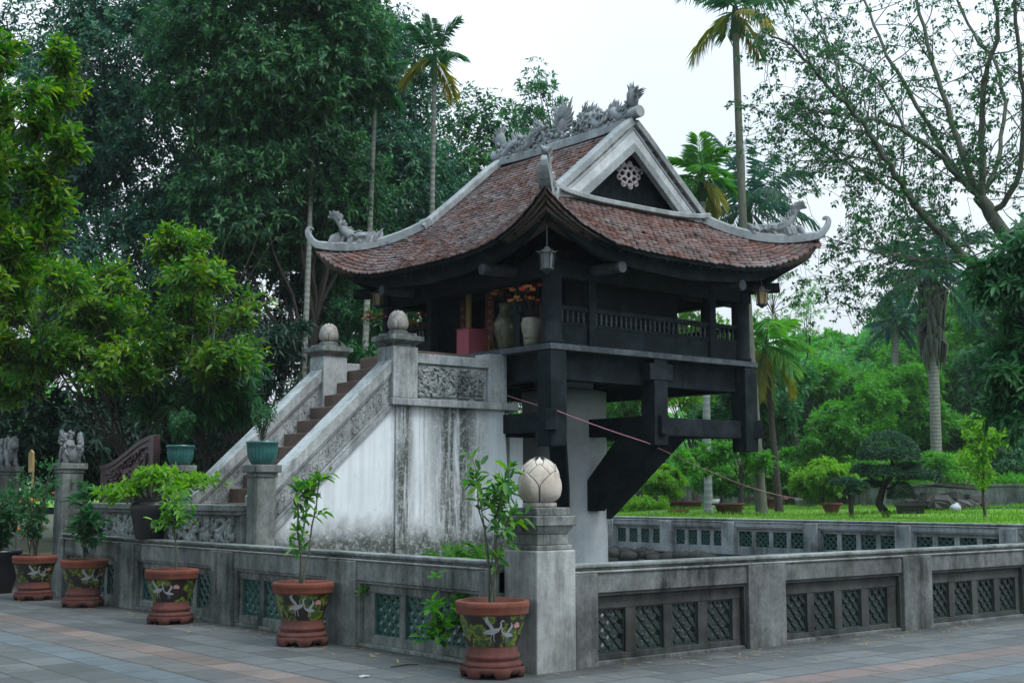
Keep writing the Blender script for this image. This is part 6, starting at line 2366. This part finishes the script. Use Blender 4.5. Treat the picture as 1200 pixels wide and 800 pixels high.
for k, (px, D) in enumerate(((1012, 60), (1040, 66), (1128, 61), (1142, 68), (1166, 60), (1178, 70), (950, 58), (712, 60), (845, 57))):
    lab = ['thin dark trunk left of the clipped bonsai crown', 'thin dark trunk just left of the royal palm', 'first thin pale trunk right of the royal palm', 'second thin trunk right of the royal palm', 'third thin trunk right of the royal palm', 'rightmost thin pale trunk above the hedge', 'thin trunk behind the twin palms', 'thin trunk seen left of the middle pagoda post', 'thin trunk behind the right pagoda post'][k]
    make_tree('young_park_tree', lab + ' under high leaves', at(px, D, 1.1), 4.2, 0.10 + 0.04 * (k % 3), [E_(px, 455 - 6 * (k % 4), D, 1.5, 0.8)], ['leaf_bright', 'leaf_mid'][k % 2], 80 + k, 16, 0.8, 26, 7, 0.3, 0.11, 0.3, ['bark', 'bark_green'][k % 2], 6, 'thin-trunked trees beyond the lawn', flat=0.5)

# far wood: one mass on the horizon
rng = np.random.default_rng(99)
ls = LeafSet()
n = 2600
pxs = rng.uniform(-350, 1500, n)
Ds = rng.uniform(95, 140, n)
hs = 1.2 + rng.random(n) ** 0.8 * (5.5 + 2.2 * np.sin(pxs / 60.0) + 1.6 * np.sin(pxs / 23.0))
C = np.array([list(at(a, b_, c_)) for a, b_, c_ in zip(pxs, Ds, hs)])
C = np.repeat(C, 4, 0) + rng.normal(0, 0.9, (n * 4, 3))
ls.add(*rosettes(rng, C, unit(rng.normal(0, 0.5, C.shape) + np.array([0, 0, 0.7])), 6, 1.0, 0.5, 1.2, 0.3))
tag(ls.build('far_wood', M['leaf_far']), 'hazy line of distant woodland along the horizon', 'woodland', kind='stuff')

# cloud-pruned bonsai and other small garden trees
def pad(ls, rng, c, rx, rz, n, leaf=0.085):
    d = unit(rng.normal(size=(n, 3)))
    d[:, 2] = np.where(d[:, 2] < 0, -d[:, 2] * 0.35, d[:, 2])
    P = np.array(c) + d * np.array([rx, rx, rz]) * (0.92 + 0.1 * rng.random((n, 1)))
    ls.add(*rosettes(rng, P, d + rng.normal(0, 0.25, d.shape), 5, leaf, leaf * 0.4, 1.0, 0.1))


def cloud_tree(label, base, trunk_px, pads, seed, tr):
    t = thing('clipped_bonsai', label, 'bonsai', base, 0, 'cloud-pruned trees on the lawn')
    rng = np.random.default_rng(seed)
    mb = MB()
    tp = [Vector((0, 0, -0.1))] + [pix(*q) - Vector(base) for q in trunk_px]
    mb.tube(tp, [tr * (1.3 - 0.9 * i / (len(tp) - 1)) for i in range(len(tp))], 8)
    ls = LeafSet()
    for (px, py, D, rx, rz) in pads:
        c = pix(px, py, D) - Vector(base)
        h = min(tp, key=lambda q: (q - c).length)
        limb(mb, rng, h, c + Vector((0, 0, -0.02)), tr * 0.5, tr * 0.2, 0.05, 6)
        pad(ls, rng, c, rx, rz, int(900 * rx * (rx + rz)) + 250)
    mb.build('trunk', M['bark'], t)
    ls.build('clipped_crown', M['topiary'], t)


cloud_tree('tall cloud-pruned bonsai with large domed crown on the lawn', g(1040, 35), [(1030, 590, 35), (1035, 570, 35), (1048, 552, 35), (1044, 535, 35)],
           [(1042, 537, 35, 0.80, 0.74), (1012, 552, 35, 0.34, 0.18), (1078, 560, 34.8, 0.58, 0.26), (1036, 556, 34.6, 0.5, 0.24), (1062, 548, 35.3, 0.42, 0.15), (1056, 582, 34.7, 0.34, 0.4), (1022, 568, 35.2, 0.3, 0.12)], 61, 0.10)
cloud_tree('small cloud-pruned bonsai with flat pads left of the domed one', g(997, 34.5), [(997, 588, 34.5), (994, 576, 34.5), (992, 568, 34.5)],
           [(990, 566, 34.5, 0.38, 0.15), (1006, 570, 34.3, 0.25, 0.12), (998, 577, 34.3, 0.2, 0.1)], 62, 0.06)
make_tree('round_bush', 'round bright yellow-green bush on the lawn under the pagoda strut', g(778, 44.5), 0.2, 0.05, [E_(778, 563, 44.5, 0.62, 0.5), E_(770, 570, 44.3, 0.5, 0.4), E_(788, 568, 44.6, 0.45, 0.4)], 'leaf_spring', 63, 46, 0.24, 34, 6, 0.13, 0.05, 0.2, limbs=6, cat='bush')
make_tree('low_herbs', 'patch of low leafy herbs on the lawn beside the pillar', g(745, 42), 0.05, 0.02, [E_(735, 592, 42, 0.9, 0.15), E_(760, 590, 42.5, 0.8, 0.18)], 'leaf_spring', 64, 40, 0.2, 26, 6, 0.12, 0.05, 0.2, limbs=4, cat='herbs')
make_tree('young_tree', 'young thin tree with sparse fresh leaves at the right of the lawn', g(1153, 33), 1.2, 0.035, [E_(1152, 505, 33, 0.42, 0.45), E_(1140, 530, 33, 0.36, 0.4), E_(1170, 520, 33, 0.36, 0.4), E_(1153, 560, 33, 0.3, 0.25)], 'leaf_spring', 65, 40, 0.22, 10, 6, 0.15, 0.06, 0.3, limbs=8)
make_tree('small_tree', 'small crooked tree with broad bright leaves, its branch reaching to the rope', g(868, 37.5), 0.95, 0.05, [E_(812, 545, 37, 0.55, 0.22), E_(835, 530, 37, 0.5, 0.28), E_(860, 528, 37, 0.45, 0.3), E_(795, 540, 36.6, 0.25, 0.2), E_(885, 540, 37.5, 0.4, 0.25)], 'leaf_bright', 66, 44, 0.24, 12, 6, 0.19, 0.075, 0.3, limbs=12)

# big open tree on the right
def fig_tree():
    base = at(1330, 25, 0)
    t = thing('fig_tree', 'big open-branched tree with small leaves spreading over the right sky', 'tree', base)
    rng = np.random.default_rng(123)
    mb = MB()
    limbs_ = []
    D0 = 25.0
    def L(pts, r0, r1, dd):
        n = len(pts)
        P = [pix(x, y, D0 + dd * (i / (n - 1))) for i, (x, y) in enumerate(pts)]
        # smooth subdivision
        Q = []
        for i in range(n - 1):
            a, b_ = P[i], P[i + 1]
            m0 = (P[i + 1] - P[max(0, i - 1)]) * 0.5
            m1 = (P[min(n - 1, i + 2)] - P[i]) * 0.5
            for s_ in (0, 0.25, 0.5, 0.75):
                h00, h10, h01, h11 = 2 * s_**3 - 3 * s_**2 + 1, s_**3 - 2 * s_**2 + s_, -2 * s_**3 + 3 * s_**2, s_**3 - s_**2
                Q.append(a * h00 + m0 * h10 + b_ * h01 + m1 * h11)
        Q.append(P[-1])
        Q = [q + Vector(rng.normal(0, 0.018, 3)) for q in Q]
        m_ = len(Q)
        r0, r1 = r0 * 0.62, max(0.008, r1 * 0.62)
        rs = [r0 + (r1 - r0) * (i / (m_ - 1)) ** 0.8 for i in range(m_)]
        mb.tube(Q, rs, 8)
        limbs_.append((Q, rs))
        return Q

    bt_ = [(1330, 600), (1290, 450), (1250, 372), (1215, 330), (1184, 285), (1160, 250), (1148, 232)]
    L(bt_, 0.34, 0.20, 0)
    F0 = (1148, 232)
    L([F0, (1152, 200), (1150, 128), (1156, 85), (1169, 43), (1166, -10)], 0.13, 0.05, -1.2)
    L([F0, (1128, 183), (1103, 106), (1087, 50), (1070, -10)], 0.13, 0.05, 1.0)
    L([F0, (1120, 205), (1086, 170), (1043, 145), (1010, 138), (984, 133), (950, 132), (915, 136)], 0.10, 0.02, -2.0)
    L([F0, (1125, 205), (1099, 165), (1052, 85), (1030, 45), (1008, -10)], 0.11, 0.04, 2.0)
    L([F0, (1160, 215), (1175, 160), (1171, 85), (1140, 40), (1118, -10)], 0.10, 0.04, 2.5)
    L([(1160, 250), (1190, 215), (1200, 140), (1196, 70), (1186, -10)], 0.11, 0.05, -2)
    L([(1184, 285), (1215, 230), (1235, 120), (1240, -10)], 0.12, 0.05, 1)
    L([(1230, 345), (1180, 335), (1158, 325), (1133, 302), (1105, 275), (1077, 246), (1060, 222), (1043, 195), (1010, 145), (971, 102), (948, 76), (925, 52), (892, 36)], 0.19, 0.025, -2.5)
    L([(1060, 234), (1030, 212), (992, 191), (970, 174), (950, 161), (932, 146), (916, 134), (905, 135)], 0.06, 0.012, -1.5)
    L([(1010, 145), (985, 100), (975, 60), (960, 20), (950, -10)], 0.06, 0.02, 1.5)
    L([(1133, 306), (1090, 305), (1052, 302), (1030, 297), (1009, 291), (985, 284), (967, 276)], 0.06, 0.012, -2.2)
    L([(1052, 302), (1034, 312), (1018, 319), (1000, 327), (978, 333)], 0.03, 0.008, -1.0)
    L([(1158, 325), (1110, 250), (1100, 247), (1080, 252), (1062, 262)], 0.03, 0.008, 0.8)
    L([(1086, 170), (1060, 150), (1030, 95), (1000, 70), (960, 40), (930, -10)], 0.06, 0.015, 1.0)
    L([(1043, 200), (1010, 185), (975, 190), (945, 188), (910, 190)], 0.03, 0.006, 0.5)
    ls = LeafSet()
    C, A = [], []
    for Q, rs in limbs_[1:]:
        m_ = len(Q)
        for i in range(2, m_):
            if rs[i] > 0.09:
                continue
            tg = (Q[min(i + 1, m_ - 1)] - Q[i - 1]).normalized()
            for _ in range(1 if rng.random() < 0.7 else 2):
                dv = (tg * 0.5 + Vector(rng.normal(0, 0.8, 3)) + Vector((0, 0, 0.15))).normalized()
                ln = 0.5 + 1.0 * rng.random()
                e = Q[i] + dv * ln
                lp_ = limb(mb, rng, Q[i], e, min(rs[i] * 0.4, 0.018), 0.005, -0.06, 5, 5)
                for j in (2, 3, 4, 5):
                    for _2 in range(1):
                        e2 = lp_[j] + Vector(rng.normal(0, 0.28, 3)) + Vector((0, 0, -0.05))
                        mb.tube([lp_[j], (lp_[j] + e2) / 2 + Vector((0, 0, 0.03)), e2], [0.005, 0.004, 0.002], 4, False)
                        for _3 in range(3):
                            C.append(np.array(lp_[j].lerp(e2, 0.4 + 0.6 * rng.random())) + rng.normal(0, 0.06, 3))
                            A.append(rng.normal(0, 1, 3) + np.array([0, 0, -0.3]))
    C, A = np.array(C), np.array(A)
    keep = rng.random(len(C)) < 1.0
    ls.add(*rosettes(rng, C[keep], A[keep], 5, 0.085, 0.05, 1.3, 0.6))
    off = np.array(base)
    mb.v = [tuple(np.array(v) - off) for v in mb.v]
    for a in ls.V:
        a -= off
    mb.build('trunk', M['bark_green'], t)
    ls.build('crown', M['leaf_ficus'], t)


fig_tree()
make_tree('dark_leaved_tree', 'dark tree with long hanging leaves at the right edge', at(1290, 20), 3.0, 0.14,
          [E_(1195, 330, 20, 0.62, 0.7), E_(1180, 400, 20, 0.5, 0.8), E_(1205, 450, 20, 0.6, 0.8), E_(1160, 330, 20, 0.28, 0.25), E_(1230, 300, 20, 0.8, 0.6)], 'leaf_mid', 67, 60, 0.30, 26, 6, 0.20, 0.06, 1.0, hq=True)

# hide construction empties' clutter
for o in S.objects:
    if o.type == 'EMPTY':
        o.empty_display_type = 'PLAIN_AXES'

# ------------------------------------------------------------------ air
hz = bpy.data.materials.new('haze')
hz.use_nodes = True
ht = hz.node_tree
ht.nodes.clear()
ho = ht.nodes.new('ShaderNodeOutputMaterial')
hv = ht.nodes.new('ShaderNodeVolumePrincipled')
hv.inputs['Color'].default_value = (0.86, 0.95, 1.0, 1)
hv.inputs['Density'].default_value = 0.00035
ht.links.new(hv.outputs[0], ho.inputs['Volume'])
hb = MB().box(-340, 720, -340, 720, -2.7, 26).build('haze', hz)
hb['kind'] = 'stuff'
hb['label'] = 'thin pale morning haze filling the air of the garden'
hb['category'] = 'haze'
